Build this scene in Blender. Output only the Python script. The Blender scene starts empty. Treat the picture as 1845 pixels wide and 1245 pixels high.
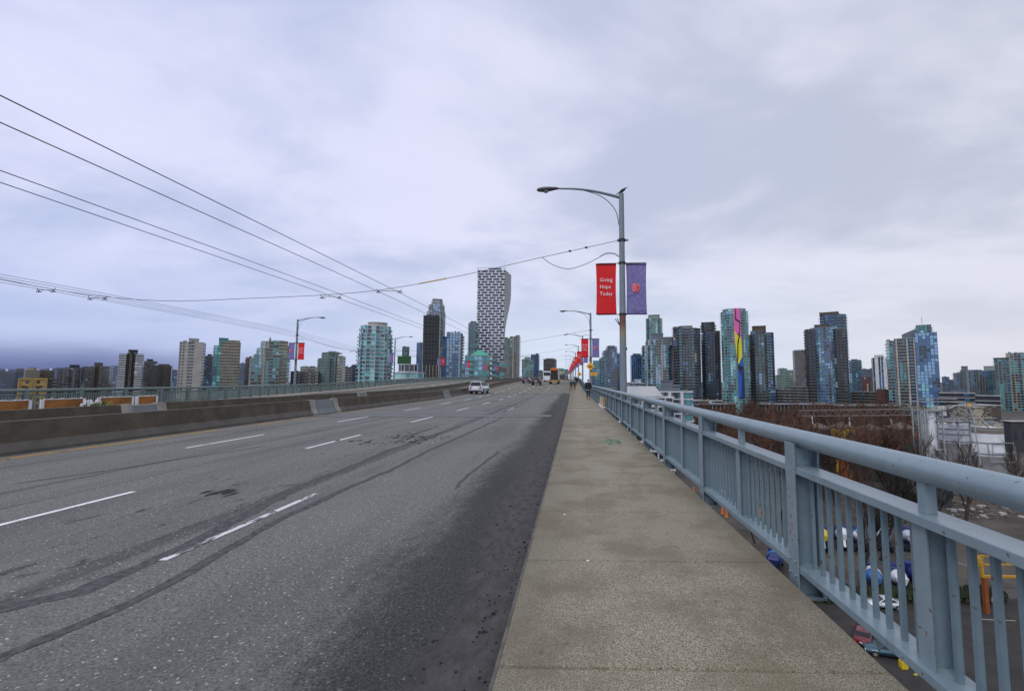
import bpy, bmesh, math, random
from math import sin, cos, pi, radians, sqrt
from mathutils import Vector, Matrix, Euler
random.seed(7)
scene = bpy.context.scene
COL = scene.collection

# ------------------------------------------------------------------ camera
F = 800.0; CXP = 1016.0; CYP = 622.5
YAW = math.atan((1037 - CXP) / F); PITCH = math.atan(64.5 / F)
EYE = Vector((0, 0, 1.6))
cam_d = bpy.data.cameras.new('camera'); cam = bpy.data.objects.new('camera', cam_d); COL.objects.link(cam)
cam_d.sensor_width = 36; cam_d.lens = 36 * F / 1845.0
cam_d.shift_x = (922.5 - CXP) / 1845.0
cam_d.clip_start = 0.05; cam_d.clip_end = 30000
cam.location = EYE
cam.rotation_euler = Euler((pi / 2 + PITCH, 0, YAW), 'XYZ')
scene.camera = cam

# ------------------------------------------------------------------ sky and light
SUN_EL = radians(46); SUN_ROT = radians(-148)
world = bpy.data.worlds.new('World'); scene.world = world; world.use_nodes = True
nt = world.node_tree; nt.nodes.clear()
def nd(nt, t, **kw):
    n = nt.nodes.new(t)
    for k, v in kw.items():
        if k.startswith('_'): setattr(n, k[1:], v)
    return n
def lk(nt, a, b): nt.links.new(a, b)
def mathn(nt, op, a, b=None, c=None, clamp=False):
    n = nt.nodes.new('ShaderNodeMath'); n.operation = op; n.use_clamp = clamp
    for i, v in enumerate((a, b, c)):
        if v is None: continue
        if isinstance(v, (int, float)): n.inputs[i].default_value = v
        else: nt.links.new(v, n.inputs[i])
    return n.outputs[0]
def mapr(nt, v, a, b, c=0.0, d=1.0, smooth=True):
    n = nt.nodes.new('ShaderNodeMapRange'); n.interpolation_type = 'SMOOTHSTEP' if smooth else 'LINEAR'
    nt.links.new(v, n.inputs['Value'])
    for k, q in (('From Min', a), ('From Max', b), ('To Min', c), ('To Max', d)): n.inputs[k].default_value = q
    return n.outputs['Result']
def mixc(nt, f, a, b, mode='MIX'):
    n = nt.nodes.new('ShaderNodeMix'); n.data_type = 'RGBA'; n.blend_type = mode
    if isinstance(f, (int, float)): n.inputs[0].default_value = f
    else: nt.links.new(f, n.inputs[0])
    for s, v in ((n.inputs[6], a), (n.inputs[7], b)):
        if isinstance(v, (tuple, list)): s.default_value = (v[0], v[1], v[2], 1)
        else: nt.links.new(v, s)
    return n.outputs[2]
def noise(nt, vec, scale, detail=4, rough=.55, dist=0.0):
    n = nt.nodes.new('ShaderNodeTexNoise')
    n.inputs['Scale'].default_value = scale; n.inputs['Detail'].default_value = detail
    n.inputs['Roughness'].default_value = rough; n.inputs['Distortion'].default_value = dist
    if vec is not None: nt.links.new(vec, n.inputs['Vector'])
    return n.outputs[0]
def mapping(nt, vec, scale=(1, 1, 1), loc=(0, 0, 0), rot=(0, 0, 0)):
    n = nt.nodes.new('ShaderNodeMapping')
    n.inputs['Scale'].default_value = scale; n.inputs['Location'].default_value = loc; n.inputs['Rotation'].default_value = rot
    nt.links.new(vec, n.inputs['Vector']); return n.outputs[0]

tc = nd(nt, 'ShaderNodeTexCoord'); gen = tc.outputs['Generated']
sep = nd(nt, 'ShaderNodeSeparateXYZ'); lk(nt, gen, sep.inputs[0])
X, Y, Z = sep.outputs
zz = mathn(nt, 'ADD', mathn(nt, 'MAXIMUM', Z, 0.0), 0.22)
cmb = nd(nt, 'ShaderNodeCombineXYZ'); lk(nt, mathn(nt, 'DIVIDE', X, zz), cmb.inputs[0]); lk(nt, mathn(nt, 'DIVIDE', Y, zz), cmb.inputs[1])
plane = cmb.outputs[0]
n1 = noise(nt, mapping(nt, plane, (1.0, 1.5, 1), (3.1, 1.7, 0), (0, 0, .5)), .95, 5, .52, .4)
n2 = noise(nt, mapping(nt, plane, (1, 1, 1), (9.3, 4.2, 0), (0, 0, -.3)), 2.2, 6, .52, .35)
cl = mathn(nt, 'ADD', mathn(nt, 'MULTIPLY', n1, .70), mathn(nt, 'MULTIPLY', n2, .30))
f1 = mapr(nt, cl, .38, .60)
side = mapr(nt, X, -.95, .9)                      # blue to the west, mauve grey to the east
dark = mixc(nt, side, (.49, .56, .80), (.52, .555, .67))
lite = mixc(nt, side, (.725, .745, .965), (.745, .755, .86))
skc = mixc(nt, f1, dark, lite)
# paler, flatter cloud towards the horizon, bluer in the west
hz = mapr(nt, Z, .30, .02)
hcol = mixc(nt, side, (.43, .52, .80), (.69, .69, .79))
hcol2 = mixc(nt, mapr(nt, X, -.72, -.05), hcol, mixc(nt, mapr(nt, X, .1, .75), (.62, .71, .86), (.70, .70, .78)))
skc = mixc(nt, mathn(nt, 'MULTIPLY', hz, .82), skc, hcol2)
# dark cloud bank low in the west
bank = mathn(nt, 'MULTIPLY', mapr(nt, mathn(nt, 'ADD', Z, mathn(nt, 'MULTIPLY', n2, -.03)), .062, .0), mapr(nt, X, -.52, -.76))
skc = mixc(nt, mathn(nt, 'MULTIPLY', bank, .80), skc, (.045, .065, .25))
sky = nd(nt, 'ShaderNodeTexSky'); sky.sky_type = 'NISHITA'; sky.sun_disc = False
sky.sun_elevation = SUN_EL; sky.sun_rotation = SUN_ROT
bgA = nd(nt, 'ShaderNodeBackground'); bgA.inputs[1].default_value = .06; lk(nt, sky.outputs[0], bgA.inputs[0])
bgB = nd(nt, 'ShaderNodeBackground'); bgB.inputs[1].default_value = 1.0; lk(nt, skc, bgB.inputs[0])
mx = nd(nt, 'ShaderNodeMixShader'); mx.inputs[0].default_value = .93
lk(nt, bgA.outputs[0], mx.inputs[1]); lk(nt, bgB.outputs[0], mx.inputs[2])
wo = nd(nt, 'ShaderNodeOutputWorld'); lk(nt, mx.outputs[0], wo.inputs[0])

sl = bpy.data.lights.new('sun', 'SUN'); sl.energy = 1.3; sl.angle = radians(28); sl.color = (1, .96, .9)
so = bpy.data.objects.new('sun', sl); COL.objects.link(so)
sd = Vector((sin(SUN_ROT) * cos(SUN_EL), cos(SUN_ROT) * cos(SUN_EL), sin(SUN_EL)))
so.rotation_euler = sd.to_track_quat('Z', 'Y').to_euler(); so.location = (0, 0, 60)
scene.view_settings.view_transform = 'Standard'; scene.view_settings.look = 'None'
scene.view_settings.exposure = 0.13; scene.view_settings.gamma = 1; scene.view_settings.use_curve_mapping = False
scene.render.engine = 'CYCLES'
scene.render.resolution_x = 1024; scene.render.resolution_y = 690

# ------------------------------------------------------------------ geometry of the view (photo pixels -> world)
RM = cam.rotation_euler.to_matrix()
def ray(px, py): return RM @ Vector(((px - CXP) / F, -(py - CYP) / F, -1))
def at(px, py, d):
    r = ray(px, py); return EYE + r * (d / r.y)
RMI = RM.transposed()
def proj(x, y, z=1.6):
    q = RMI @ (Vector((x, y, z)) - EYE); return CXP + F * q.x / -q.z, CYP - F * q.y / -q.z
def gnd(px, py, z):
    r = ray(px, py); return EYE + r * ((z - EYE.z) / r.z)

# ------------------------------------------------------------------ materials
MATS = {}
def mat(name, col, rough=.6, metal=0.0, var=.12, scale=3.0, bump=0.0, spec=.5, ior=1.5, grime=None, coat=0):
    if name in MATS: return MATS[name]
    m = bpy.data.materials.new(name); m.use_nodes = True; t = m.node_tree
    b = t.nodes['Principled BSDF']
    b.inputs['Roughness'].default_value = rough; b.inputs['Metallic'].default_value = metal
    b.inputs['Specular IOR Level'].default_value = spec; b.inputs['IOR'].default_value = ior
    b.inputs['Coat Weight'].default_value = coat
    tcn = t.nodes.new('ShaderNodeTexCoord'); v = tcn.outputs['Object']
    n = noise(t, v, scale, 5, .6)
    lo = tuple(c * (1 - var) for c in col); hi = tuple(min(1, c * (1 + var)) for c in col)
    c = mixc(t, mapr(t, n, .3, .7), lo, hi)
    if grime:
        g = noise(t, mapping(t, v, (1, 1, .25)), scale * .7, 6, .65)
        c = mixc(t, mapr(t, g, .52, .75, 0, grime[1]), c, grime[0])
    lk(t, c, b.inputs['Base Color'])
    if bump:
        bn = t.nodes.new('ShaderNodeBump'); bn.inputs['Strength'].default_value = bump; bn.inputs['Distance'].default_value = .02
        lk(t, noise(t, v, scale * 8, 5), bn.inputs['Height']); lk(t, bn.outputs[0], b.inputs['Normal'])
    MATS[name] = m; return m

# ------------------------------------------------------------------ mesh builder
class MB:
    def __init__(s): s.v = []; s.f = []; s.m = []; s.mats = []; s.uv = None
    def mi(s, m):
        if m not in s.mats: s.mats.append(m)
        return s.mats.index(m)
    def face(s, pts, m):
        i = len(s.v); s.v += [tuple(p) for p in pts]; s.f.append(tuple(range(i, i + len(pts)))); s.m.append(s.mi(m))
    def box(s, x0, x1, y0, y1, z0, z1, m, T=None):
        i = len(s.v)
        ps = [(x0, y0, z0), (x1, y0, z0), (x1, y1, z0), (x0, y1, z0), (x0, y0, z1), (x1, y0, z1), (x1, y1, z1), (x0, y1, z1)]
        if T is not None: ps = [tuple(T @ Vector(p)) for p in ps]
        s.v += ps; k = s.mi(m)
        for q in ((0, 3, 2, 1), (4, 5, 6, 7), (0, 1, 5, 4), (1, 2, 6, 5), (2, 3, 7, 6), (3, 0, 4, 7)):
            s.f.append(tuple(i + a for a in q)); s.m.append(k)
    def prism(s, P, z0, z1, m, top=None, P1=None):
        i = len(s.v); n = len(P); P1 = P1 or P
        s.v += [(p[0], p[1], z0) for p in P] + [(p[0], p[1], z1) for p in P1]; k = s.mi(m); kt = s.mi(top or m)
        for a in range(n):
            b = (a + 1) % n; s.f.append((i + a, i + b, i + n + b, i + n + a)); s.m.append(k)
        s.f.append(tuple(i + n + a for a in range(n))); s.m.append(kt)
        s.f.append(tuple(i + a for a in reversed(range(n)))); s.m.append(k)
    def tube(s, pts, r, m, seg=8, caps=True, flat=1.0):
        pts = [Vector(p) for p in pts]; n = len(pts)
        rs = r if isinstance(r, (list, tuple)) else [r] * n
        i0 = len(s.v); k = s.mi(m)
        ref = None
        for j, p in enumerate(pts):
            d = (pts[min(j + 1, n - 1)] - pts[max(j - 1, 0)]).normalized()
            if ref is None:
                ref = Vector((0, 0, 1)) if abs(d.z) < .9 else Vector((0, 1, 0))
            u = d.cross(ref)
            if u.length < 1e-4: u = d.cross(Vector((1, .3, 0)))
            u.normalize(); w = u.cross(d).normalized()
            for a in range(seg):
                t = 2 * pi * a / seg
                s.v.append(tuple(p + u * (cos(t) * rs[j]) + w * (sin(t) * rs[j] * flat)))
        for j in range(n - 1):
            for a in range(seg):
                b = (a + 1) % seg
                s.f.append((i0 + j * seg + a, i0 + (j + 1) * seg + a, i0 + (j + 1) * seg + b, i0 + j * seg + b)); s.m.append(k)
        if caps:
            s.f.append(tuple(i0 + a for a in range(seg))); s.m.append(k)
            s.f.append(tuple(i0 + (n - 1) * seg + a for a in reversed(range(seg)))); s.m.append(k)
    def bar(s, a, b, w, m, h=None):
        a = Vector(a); b = Vector(b); h = h or w; d = (b - a); L = d.length
        q = d.to_track_quat('Z', 'Y').to_matrix().to_4x4(); q.translation = a
        s.box(-w / 2, w / 2, -h / 2, h / 2, 0, L, m, q)
    def build(s, name, parent=None, kind=None, smooth=False, bevel=0):
        me = bpy.data.meshes.new(name); me.from_pydata(s.v, [], s.f)
        for m in s.mats: me.materials.append(m)
        me.polygons.foreach_set('material_index', s.m)
        if bevel or smooth:
            bm = bmesh.new(); bm.from_mesh(me)
            bmesh.ops.recalc_face_normals(bm, faces=bm.faces)
            if bevel: bmesh.ops.bevel(bm, geom=list(bm.edges), offset=bevel, segments=2, affect='EDGES', profile=.6, clamp_overlap=True)
            bm.to_mesh(me); bm.free()
        if smooth:
            me.polygons.foreach_set('use_smooth', [True] * len(me.polygons))
            try: me.set_sharp_from_angle(angle=radians(38))
            except Exception: pass
        me.update()
        o = bpy.data.objects.new(name, me); COL.objects.link(o)
        if parent is not None: o.parent = parent
        if kind: o['kind'] = kind
        return o
def tag(o, label=None, cat=None, group=None, kind=None):
    if label: o['label'] = label
    if cat: o['category'] = cat
    if group: o['group'] = group
    if kind: o['kind'] = kind
    return o
def empty(name, loc=(0, 0, 0), label=None, cat=None, group=None, rz=0):
    o = bpy.data.objects.new(name, None); COL.objects.link(o); o.location = loc; o.rotation_euler = (0, 0, rz)
    o.empty_display_size = .3
    return tag(o, label, cat, group)
def copy_tree(o, parent=None):
    kids = [c for c in KIDS(o)]
    c = o.copy(); COL.objects.link(c)
    if parent is not None: c.parent = parent
    for k in kids: copy_tree(k, c)
    return c
def KIDS(o): return list(o.children)
def textmesh(name, s, size, m, parent, T, align='LEFT', shear=0, extr=.004, space=1.0):
    cu = bpy.data.curves.new('t', 'FONT'); cu.body = s; cu.size = size; cu.align_x = align; cu.shear = shear
    cu.extrude = extr; cu.resolution_u = 3; cu.space_character = space
    tmp = bpy.data.objects.new('t', cu); COL.objects.link(tmp)
    dg = bpy.context.evaluated_depsgraph_get(); dg.update()
    me = bpy.data.meshes.new_from_object(tmp.evaluated_get(dg)); me.name = name
    bpy.data.objects.remove(tmp); bpy.data.curves.remove(cu)
    me.transform(T); me.materials.clear(); me.materials.append(m)
    o = bpy.data.objects.new(name, me); COL.objects.link(o); o.parent = parent
    return o
ORD = ['first', 'second', 'third', 'fourth', 'fifth', 'sixth', 'seventh', 'eighth', 'ninth', 'tenth', 'eleventh', 'twelfth', 'thirteenth', 'fourteenth', 'fifteenth', 'sixteenth']

# ------------------------------------------------------------------ deck profile
def ss(a, b, x):
    t = max(0, min(1, (x - a) / (b - a))); return t * t * (3 - 2 * t)
PR = [(-40, 0), (58, 0), (75, .25), (92, .8), (128, 1.62), (164, 2.1), (200, 2.45), (236, 2.75), (272, 2.95), (344, 3.1), (420, 2.9), (560, 1.6), (760, -3)]
def dz(y):
    for i in range(len(PR) - 1):
        if y <= PR[i + 1][0]:
            a, b = PR[i], PR[i + 1]; t = (y - a[0]) / (b[0] - a[0])
            def sl(j):
                if j <= 0 or j >= len(PR) - 1: return 0
                return (PR[j + 1][1] - PR[j - 1][1]) / (PR[j + 1][0] - PR[j - 1][0])
            h = b[0] - a[0]; m0 = sl(i) * h; m1 = sl(i + 1) * h
            if i <= 1: m0 = 0
            if i == 0: m1 = 0
            t2 = t * t; t3 = t2 * t
            return (2 * t3 - 3 * t2 + 1) * a[1] + (t3 - 2 * t2 + t) * m0 + (-2 * t3 + 3 * t2) * b[1] + (t3 - t2) * m1
    return PR[-1][1]
def wide(x, y):
    if x > -1: return 0
    a = (x + 1) * .13 * ss(40, 68, y); b = (x + 1) * .29 * ss(29, 66, y); t = ss(-16, -24, x) if False else max(0, min(1, (-16 - x) / 8))
    return a * (1 - t) + b * t
def shf(y):
    y = max(y, 0); k = -8.3e-5
    return k * y * y if y < 140 else k * 140 * 140 + 2 * k * 140 * (y - 140)
def fX(x, y):
    s = shf(y)
    return x + wide(x, y) + s
def dp(x, y, z): return Vector((fX(x, y), y, z + dz(y)))
YS = [-14 + 2 * i for i in range(8)] + [2 + 1.5 * i for i in range(60)] + [92 + 6 * i for i in range(50)] + [392 + 20 * i for i in range(18)]
ROADZ = -.15
def strip(name, x0, x1, z, m, nx=1, ys=YS, kind='structure', parent=None, thick=0):
    me = bpy.data.meshes.new(name); vs = []; uv = []; fs = []
    for y in ys:
        for i in range(nx + 1):
            x = x0 + (x1 - x0) * i / nx; vs.append(tuple(dp(x, y, z))); uv.append((x, y))
    for j in range(len(ys) - 1):
        for i in range(nx):
            a = j * (nx + 1) + i; fs.append((a, a + 1, a + nx + 2, a + nx + 1))
    if thick:
        n = len(vs); 
        for j, y in enumerate(ys):
            vs.append(tuple(dp(x0, y, z - thick))); uv.append((x0 - thick, y)); vs.append(tuple(dp(x1, y, z - thick))); uv.append((x1 + thick, y))
        for j in range(len(ys) - 1):
            a = j * (nx + 1); b = a + nx + 1; c = n + 2 * j; d = n + 2 * j + 2
            fs.append((a, b, d, c)); fs.append((a + nx, c + 1, d + 1, b + nx)); fs.append((c, d, d + 1, c + 1))
        fs.append((0, n, n + 1, nx)); e = (len(ys) - 1) * (nx + 1); q = n + 2 * (len(ys) - 1); fs.append((e, e + nx, q + 1, q))
    me.from_pydata(vs, [], fs); l = me.uv_layers.new(name='UVMap')
    for p in me.polygons:
        for li in p.loop_indices: l.data[li].uv = uv[me.loops[li].vertex_index]
    me.materials.append(m); me.update()
    o = bpy.data.objects.new(name, me); COL.objects.link(o)
    if parent is not None: o.parent = parent
    if kind: o['kind'] = kind
    return o

# ================================================================== BRIDGE
def road_mat():
    m = bpy.data.materials.new('asphalt'); m.use_nodes = True; t = m.node_tree; b = t.nodes['Principled BSDF']
    uv = nd(t, 'ShaderNodeUVMap'); u = uv.outputs[0]
    sp = nd(t, 'ShaderNodeSeparateXYZ'); lk(t, u, sp.inputs[0]); x, y = sp.outputs[0], sp.outputs[1]
    w = mathn(t, 'SUBTRACT', noise(t, mapping(t, u, (1, .35, 1)), 1.1, 5, .6), .5)
    xw = mathn(t, 'ADD', x, mathn(t, 'ADD', mathn(t, 'MULTIPLY', w, 1.0), mathn(t, 'MULTIPLY', mathn(t, 'SUBTRACT', noise(t, mapping(t, u, (1, .5, 1)), 7, 5, .75), .5), .9)))
    agg = noise(t, u, 46, 5, .85)
    agg2 = noise(t, u, 21, 4, .8)
    big = noise(t, mapping(t, u, (1, .12, 1)), .9, 5, .6)
    blot = noise(t, u, .45, 6, .65)
    agg3 = noise(t, u, 13, 5, .8)
    c = mixc(t, mapr(t, agg, .36, .66), (.036, .037, .034), (.285, .287, .270))
    c = mixc(t, mathn(t, 'MULTIPLY', mapr(t, agg3, .40, .66), .35), c, (.24, .242, .225))
    c = mixc(t, mathn(t, 'MULTIPLY', mapr(t, agg3, .50, .34), .35), c, (.05, .051, .048))
    c = mixc(t, mathn(t, 'MULTIPLY', mapr(t, agg2, .35, .7), .45), c, (.155, .158, .148))
    c = mixc(t, mathn(t, 'MULTIPLY', mapr(t, big, .42, .68), .45), c, (.075, .077, .076))
    c = mixc(t, mathn(t, 'MULTIPLY', mapr(t, blot, .50, .72), .35), c, (.21, .213, .205))
    # longitudinal seams between the paving lanes
    for xs, wd, st in ((-4.55, .22, .5), (-9.0, .12, .45), (-11.6, .10, .45), (-7.9, .09, .3)):
        q = mathn(t, 'ABSOLUTE', mathn(t, 'SUBTRACT', mathn(t, 'ADD', x, mathn(t, 'MULTIPLY', w, .22)), xs))
        c = mixc(t, mathn(t, 'MULTIPLY', mapr(t, q, wd, wd * .35), st), c, (.045, .047, .052))
    # ragged dark wear spots
    sv = noise(t, mapping(t, u, (1, .28, 1), (4, 2, 0)), 5.5, 6, .72)
    lane = mapr(t, mathn(t, 'ABSOLUTE', mathn(t, 'ADD', x, 5.3)), 1.7, .6)
    c = mixc(t, mathn(t, 'MULTIPLY', mathn(t, 'MULTIPLY', mapr(t, sv, .575, .63), lane), .7), c, (.025, .025, .026))
    # bright stones
    c = mixc(t, mathn(t, 'MULTIPLY', mapr(t, noise(t, u, 30, 2, .5), .655, .69), .85), c, (.50, .51, .51))
    # damp dark strip and muddy gutter along the kerb
    d1 = mapr(t, xw, -2.05, -1.35)
    c = mixc(t, mathn(t, 'MULTIPLY', d1, .70), c, mixc(t, mapr(t, agg, .45, .75), (.007, .008, .009), (.085, .092, .096)))
    d2 = mapr(t, xw, -1.22, -.78)
    mud = mixc(t, mapr(t, noise(t, mapping(t, u, (1, .5, 1)), 9, 6, .75), .34, .68), (.055, .051, .050), (.088, .085, .086))
    c = mixc(t, d2, c, mud)
    # browner concrete surface beyond the joint
    far = mapr(t, y, 62.7, 62.9)
    fc = mixc(t, mapr(t, noise(t, mapping(t, u, (1, .1, 1)), 2.2, 5, .6), .35, .7), (.14, .134, .108), (.21, .20, .168))
    c = mixc(t, mathn(t, 'MULTIPLY', far, .85), c, fc)
    lk(t, c, b.inputs['Base Color'])
    b.inputs['Roughness'].default_value = .9
    b.inputs['Specular IOR Level'].default_value = .16
    bn = nd(t, 'ShaderNodeBump'); bn.inputs['Strength'].default_value = .55; bn.inputs['Distance'].default_value = .012
    lk(t, agg, bn.inputs['Height']); lk(t, bn.outputs[0], b.inputs['Normal'])
    return m
def walk_mat():
    m = bpy.data.materials.new('exposed_aggregate'); m.use_nodes = True; t = m.node_tree; b = t.nodes['Principled BSDF']
    tcn = nd(t, 'ShaderNodeTexCoord'); u = tcn.outputs['Object']
    sp = nd(t, 'ShaderNodeSeparateXYZ'); lk(t, u, sp.inputs[0]); x = sp.outputs[0]
    a = noise(t, u, 105, 3, .8); a2 = noise(t, u, 28, 4, .7); g = noise(t, u, 1.3, 6, .65); h = noise(t, u, 5, 5, .6)
    c = mixc(t, mapr(t, a, .37, .64), (.050, .042, .027), (.455, .41, .30))
    c = mixc(t, mathn(t, 'MULTIPLY', mapr(t, a2, .4, .66), .36), c, (.20, .185, .145))
    c = mixc(t, mathn(t, 'MULTIPLY', mapr(t, a2, .54, .36), .25), c, (.42, .40, .33))
    c = mixc(t, mathn(t, 'MULTIPLY', mapr(t, g, .42, .62), .62), c, (.15, .125, .08))
    c = mixc(t, mathn(t, 'MULTIPLY', mapr(t, h, .56, .78), .25), c, (.15, .135, .11))
    c = mixc(t, mathn(t, 'MULTIPLY', mapr(t, noise(t, u, .55, 3, .5, 1.0), .50, .66), .35), c, (.31, .29, .235))
    c = mixc(t, mathn(t, 'MULTIPLY', mapr(t, noise(t, u, 11, 2, .5), .70, .73), .7), c, (.10, .09, .07))
    # dirtier towards the railing and the kerb
    e = mathn(t, 'ADD', mapr(t, mathn(t, 'ADD', x, mathn(t, 'MULTIPLY', g, .5)), 1.45, 2.05), mapr(t, mathn(t, 'ADD', x, mathn(t, 'MULTIPLY', g, -.4)), .05, -.65))
    c = mixc(t, mathn(t, 'MULTIPLY', e, .50), c, (.12, .11, .082))
    lk(t, c, b.inputs['Base Color']); b.inputs['Roughness'].default_value = .88; b.inputs['Specular IOR Level'].default_value = .25
    bn = nd(t, 'ShaderNodeBump'); bn.inputs['Strength'].default_value = .35; bn.inputs['Distance'].default_value = .006
    lk(t, a, bn.inputs['Height']); lk(t, bn.outputs[0], b.inputs['Normal'])
    return m
def worn_mat(name, col, under, thr=.5):
    m = bpy.data.materials.new(name); m.use_nodes = True; t = m.node_tree; b = t.nodes['Principled BSDF']
    tcn = nd(t, 'ShaderNodeTexCoord'); u = tcn.outputs['Object']
    n = mathn(t, 'ADD', mathn(t, 'MULTIPLY', noise(t, mapping(t, u, (1, .3, 1)), 14, 6, .8), .6), mathn(t, 'MULTIPLY', noise(t, mapping(t, u, (1, 1, 1)), 1.6, 3, .6), .4))
    c = mixc(t, mapr(t, n, thr, thr + .05), col, under); lk(t, c, b.inputs['Base Color']); b.inputs['Roughness'].default_value = .7
    return m
M_ROAD = road_mat(); M_WALK = walk_mat()
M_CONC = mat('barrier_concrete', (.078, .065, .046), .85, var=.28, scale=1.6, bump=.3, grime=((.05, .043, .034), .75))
M_TOELIT = mat('barrier_toe_skylit_concrete', (.105, .097, .082), .85, var=.2, scale=1.6, bump=.2, grime=((.09, .08, .07), .5))  # paler than the upper face: the slope's extra skylight put into the colour
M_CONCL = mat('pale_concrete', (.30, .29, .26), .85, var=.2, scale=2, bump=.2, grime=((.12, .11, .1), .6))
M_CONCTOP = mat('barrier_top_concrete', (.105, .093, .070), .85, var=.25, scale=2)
M_RAIL = mat('blue_grey_paint', (.18, .245, .28), .36, var=.07, scale=5, bump=.04, grime=((.12, .165, .19), .45), spec=.95)
def chips(m):
    t = m.node_tree; b = t.nodes['Principled BSDF']; src = b.inputs['Base Color'].links[0].from_socket
    tcn = nd(t, 'ShaderNodeTexCoord'); u = tcn.outputs['Object']
    n = noise(t, u, 30, 2, .5); k = noise(t, u, 1.7, 3, .6)
    f = mathn(t, 'MULTIPLY', mapr(t, n, .685, .705), mapr(t, k, .46, .58))
    s = noise(t, mapping(t, u, (9, 9, .7)), 3, 4, .6)
    c = mixc(t, mathn(t, 'MULTIPLY', mapr(t, s, .60, .76), .30), src, (.16, .15, .12))
    c = mixc(t, f, c, (.10, .045, .02)); lk(t, c, b.inputs['Base Color'])
chips(M_RAIL)
M_RAILD = mat('blue_grey_paint_post', (.13, .19, .225), .5, var=.10, scale=9, bump=.08, grime=((.10, .15, .175), .6))
chips(M_RAILD)
M_GRAIL = mat('green_grey_paint', (.13, .18, .175), .5, var=.1, scale=3)
M_RUST = mat('rust', (.16, .062, .025), .9, var=.5, scale=30)
M_DARK = mat('dark_metal', (.02, .022, .025), .6)
M_STEEL = mat('grey_steel', (.19, .21, .23), .4, metal=.5)
M_WHITE = worn_mat('white_road_paint', (.74, .75, .76), (.14, .142, .135), .57)
M_WHITEW = worn_mat('worn_white_road_paint', (.62, .63, .64), (.075, .076, .074), .495); M_WHITEG = worn_mat('ghost_white_road_paint', (.36, .37, .38), (.10, .10, .095), .42)
M_YEL = worn_mat('yellow_road_paint', (.60, .33, .045), (.09, .085, .08), .53)
M_TAR = mat('tar_seal', (.085, .086, .088), .92, var=.35, scale=14, spec=.1)
M_TAR2 = mat('old_tar', (.04, .04, .038), .92, var=.4, scale=9, spec=.1)
M_BAND = mat('joint_concrete', (.145, .155, .165), .8, var=.2, scale=3)
M_BANDD = mat('joint_rubber', (.05, .05, .05), .8, var=.2, scale=3)

road = strip('road', -27.4, -.44, ROADZ, M_ROAD, nx=18)
deck = strip('bridge_deck', -31.2, 1.60, -.47, mat('deck_concrete', (.2, .19, .17), .9, var=.2), nx=1, thick=1.3)
# --- sidewalk of separate slabs
walk = empty('sidewalk'); walk['kind'] = 'structure'
slab_shift = 2.63
y = slab_shift - 1.5 * 3; n = 0
edges = []
while y < 36: edges.append((y, y + 1.5)); y += 1.5
for a, b in edges:
    if abs(a - 24.0) < .76 : b_ = b
    mbx = MB()
    nseg = 1
    zt = random.uniform(-.002, .002)
    P = [dp(-.44, a + .009, 0), dp(1.74, a + .009, 0), dp(1.74, b - .009, 0), dp(-.44, b - .009, 0)]
    mbx.prism([(p.x, p.y) for p in P], -.32, -.012 + zt, M_WALK)
    mbx.prism([(p.x, p.y) for p in P], -.0119 + zt, zt, M_WALK, P1=[(P[0].x + .014, P[0].y + .007), (P[1].x - .014, P[1].y + .007), (P[2].x - .014, P[2].y - .007), (P[3].x + .014, P[3].y - .007)])
    mbx.build('slab', walk)
yl = edges[-1][1]
strip('slab', -.44, 1.74, 0, M_WALK, ys=[yl + .01] + [q for q in YS if q > yl + .5], kind=None, parent=walk, thick=.3)
strip('joint_bed', -.42, 1.70, -.06, M_TAR2, ys=[-3, 0, 10, 20, 30, yl], kind=None, parent=walk, thick=.2)
strip('kerb', -.462, -.443, -.016, mat('kerb_dark_concrete', (.10, .095, .085), .9, var=.3, scale=6), kind='structure', thick=.26)
wj = MB(); wj.box(-.44, 1.70, 24.9, 25.05, .006, .014, mat('white_joint_cover', (.46, .47, .46), .6, var=.15)); wj.build('joint_cover', walk)
tag(wj and MB() and None, None) if False else None
gp = MB()
for i in range(60):
    cx, cy = .95 + random.gauss(0, .14), 12.05 + random.gauss(0, .28)
    r = random.uniform(.012, .05); gp.face([(cx + r * cos(q) * random.uniform(.6, 1.3), cy + r * 1.4 * sin(q) * random.uniform(.6, 1.3), .0065) for q in [k * pi / 3 for k in range(6)]], mat('green_spray_paint', (.05, .26, .15), .7))
o = gp.build('survey_mark', walk)
far_walk = strip('far_sidewalk', -30.6, -27.4, 0, mat('far_walk_concrete', (.22, .2, .17), .9, var=.2), nx=2, thick=.2)

# --- road markings, each a sheet on the road
def road_quad(name, x, y0, y1, w, m, z=.005, n=1):
    mbx = MB()
    for i in range(n):
        a = y0 + (y1 - y0) * i / n; b = y0 + (y1 - y0) * (i + 1) / n
        mbx.face([dp(x - w / 2, a, ROADZ + z), dp(x + w / 2, a, ROADZ + z), dp(x + w / 2, b, ROADZ + z), dp(x - w / 2, b, ROADZ + z)], m)
    return mbx.build(name, road)
K = 1.094
for k in range(0, 28):
    y0 = 4.1 + 7.5 * k
    road_quad('lane_dash', -7.03, y0 if k else 3.6, y0 + 2.95, .095, M_WHITE, n=4)
    road_quad('lane_dash', -10.25, y0, y0 + 2.95, .095, M_WHITE, n=4)
    road_quad('lane_dash', -4.05, y0 + .3, y0 + 2.9, .085, M_WHITEW if k in (0, 3) or k > 7 else M_WHITEG, n=4)
for k in range(0, 26):
    y0 = 4 + 7.5 * k
    for xx in (-17, -20.3, -23.6): 
        if k < 20: road_quad('lane_dash', xx, y0, y0 + 2.95, .115, M_WHITE, n=2)
for k in range(60):
    if k % 7 == 5: continue
    road_quad('yellow_line', -12.95 + random.uniform(-.02, .02), 6 + k * 2, 7.95 + k * 2, .075, M_YEL, n=2)
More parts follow.
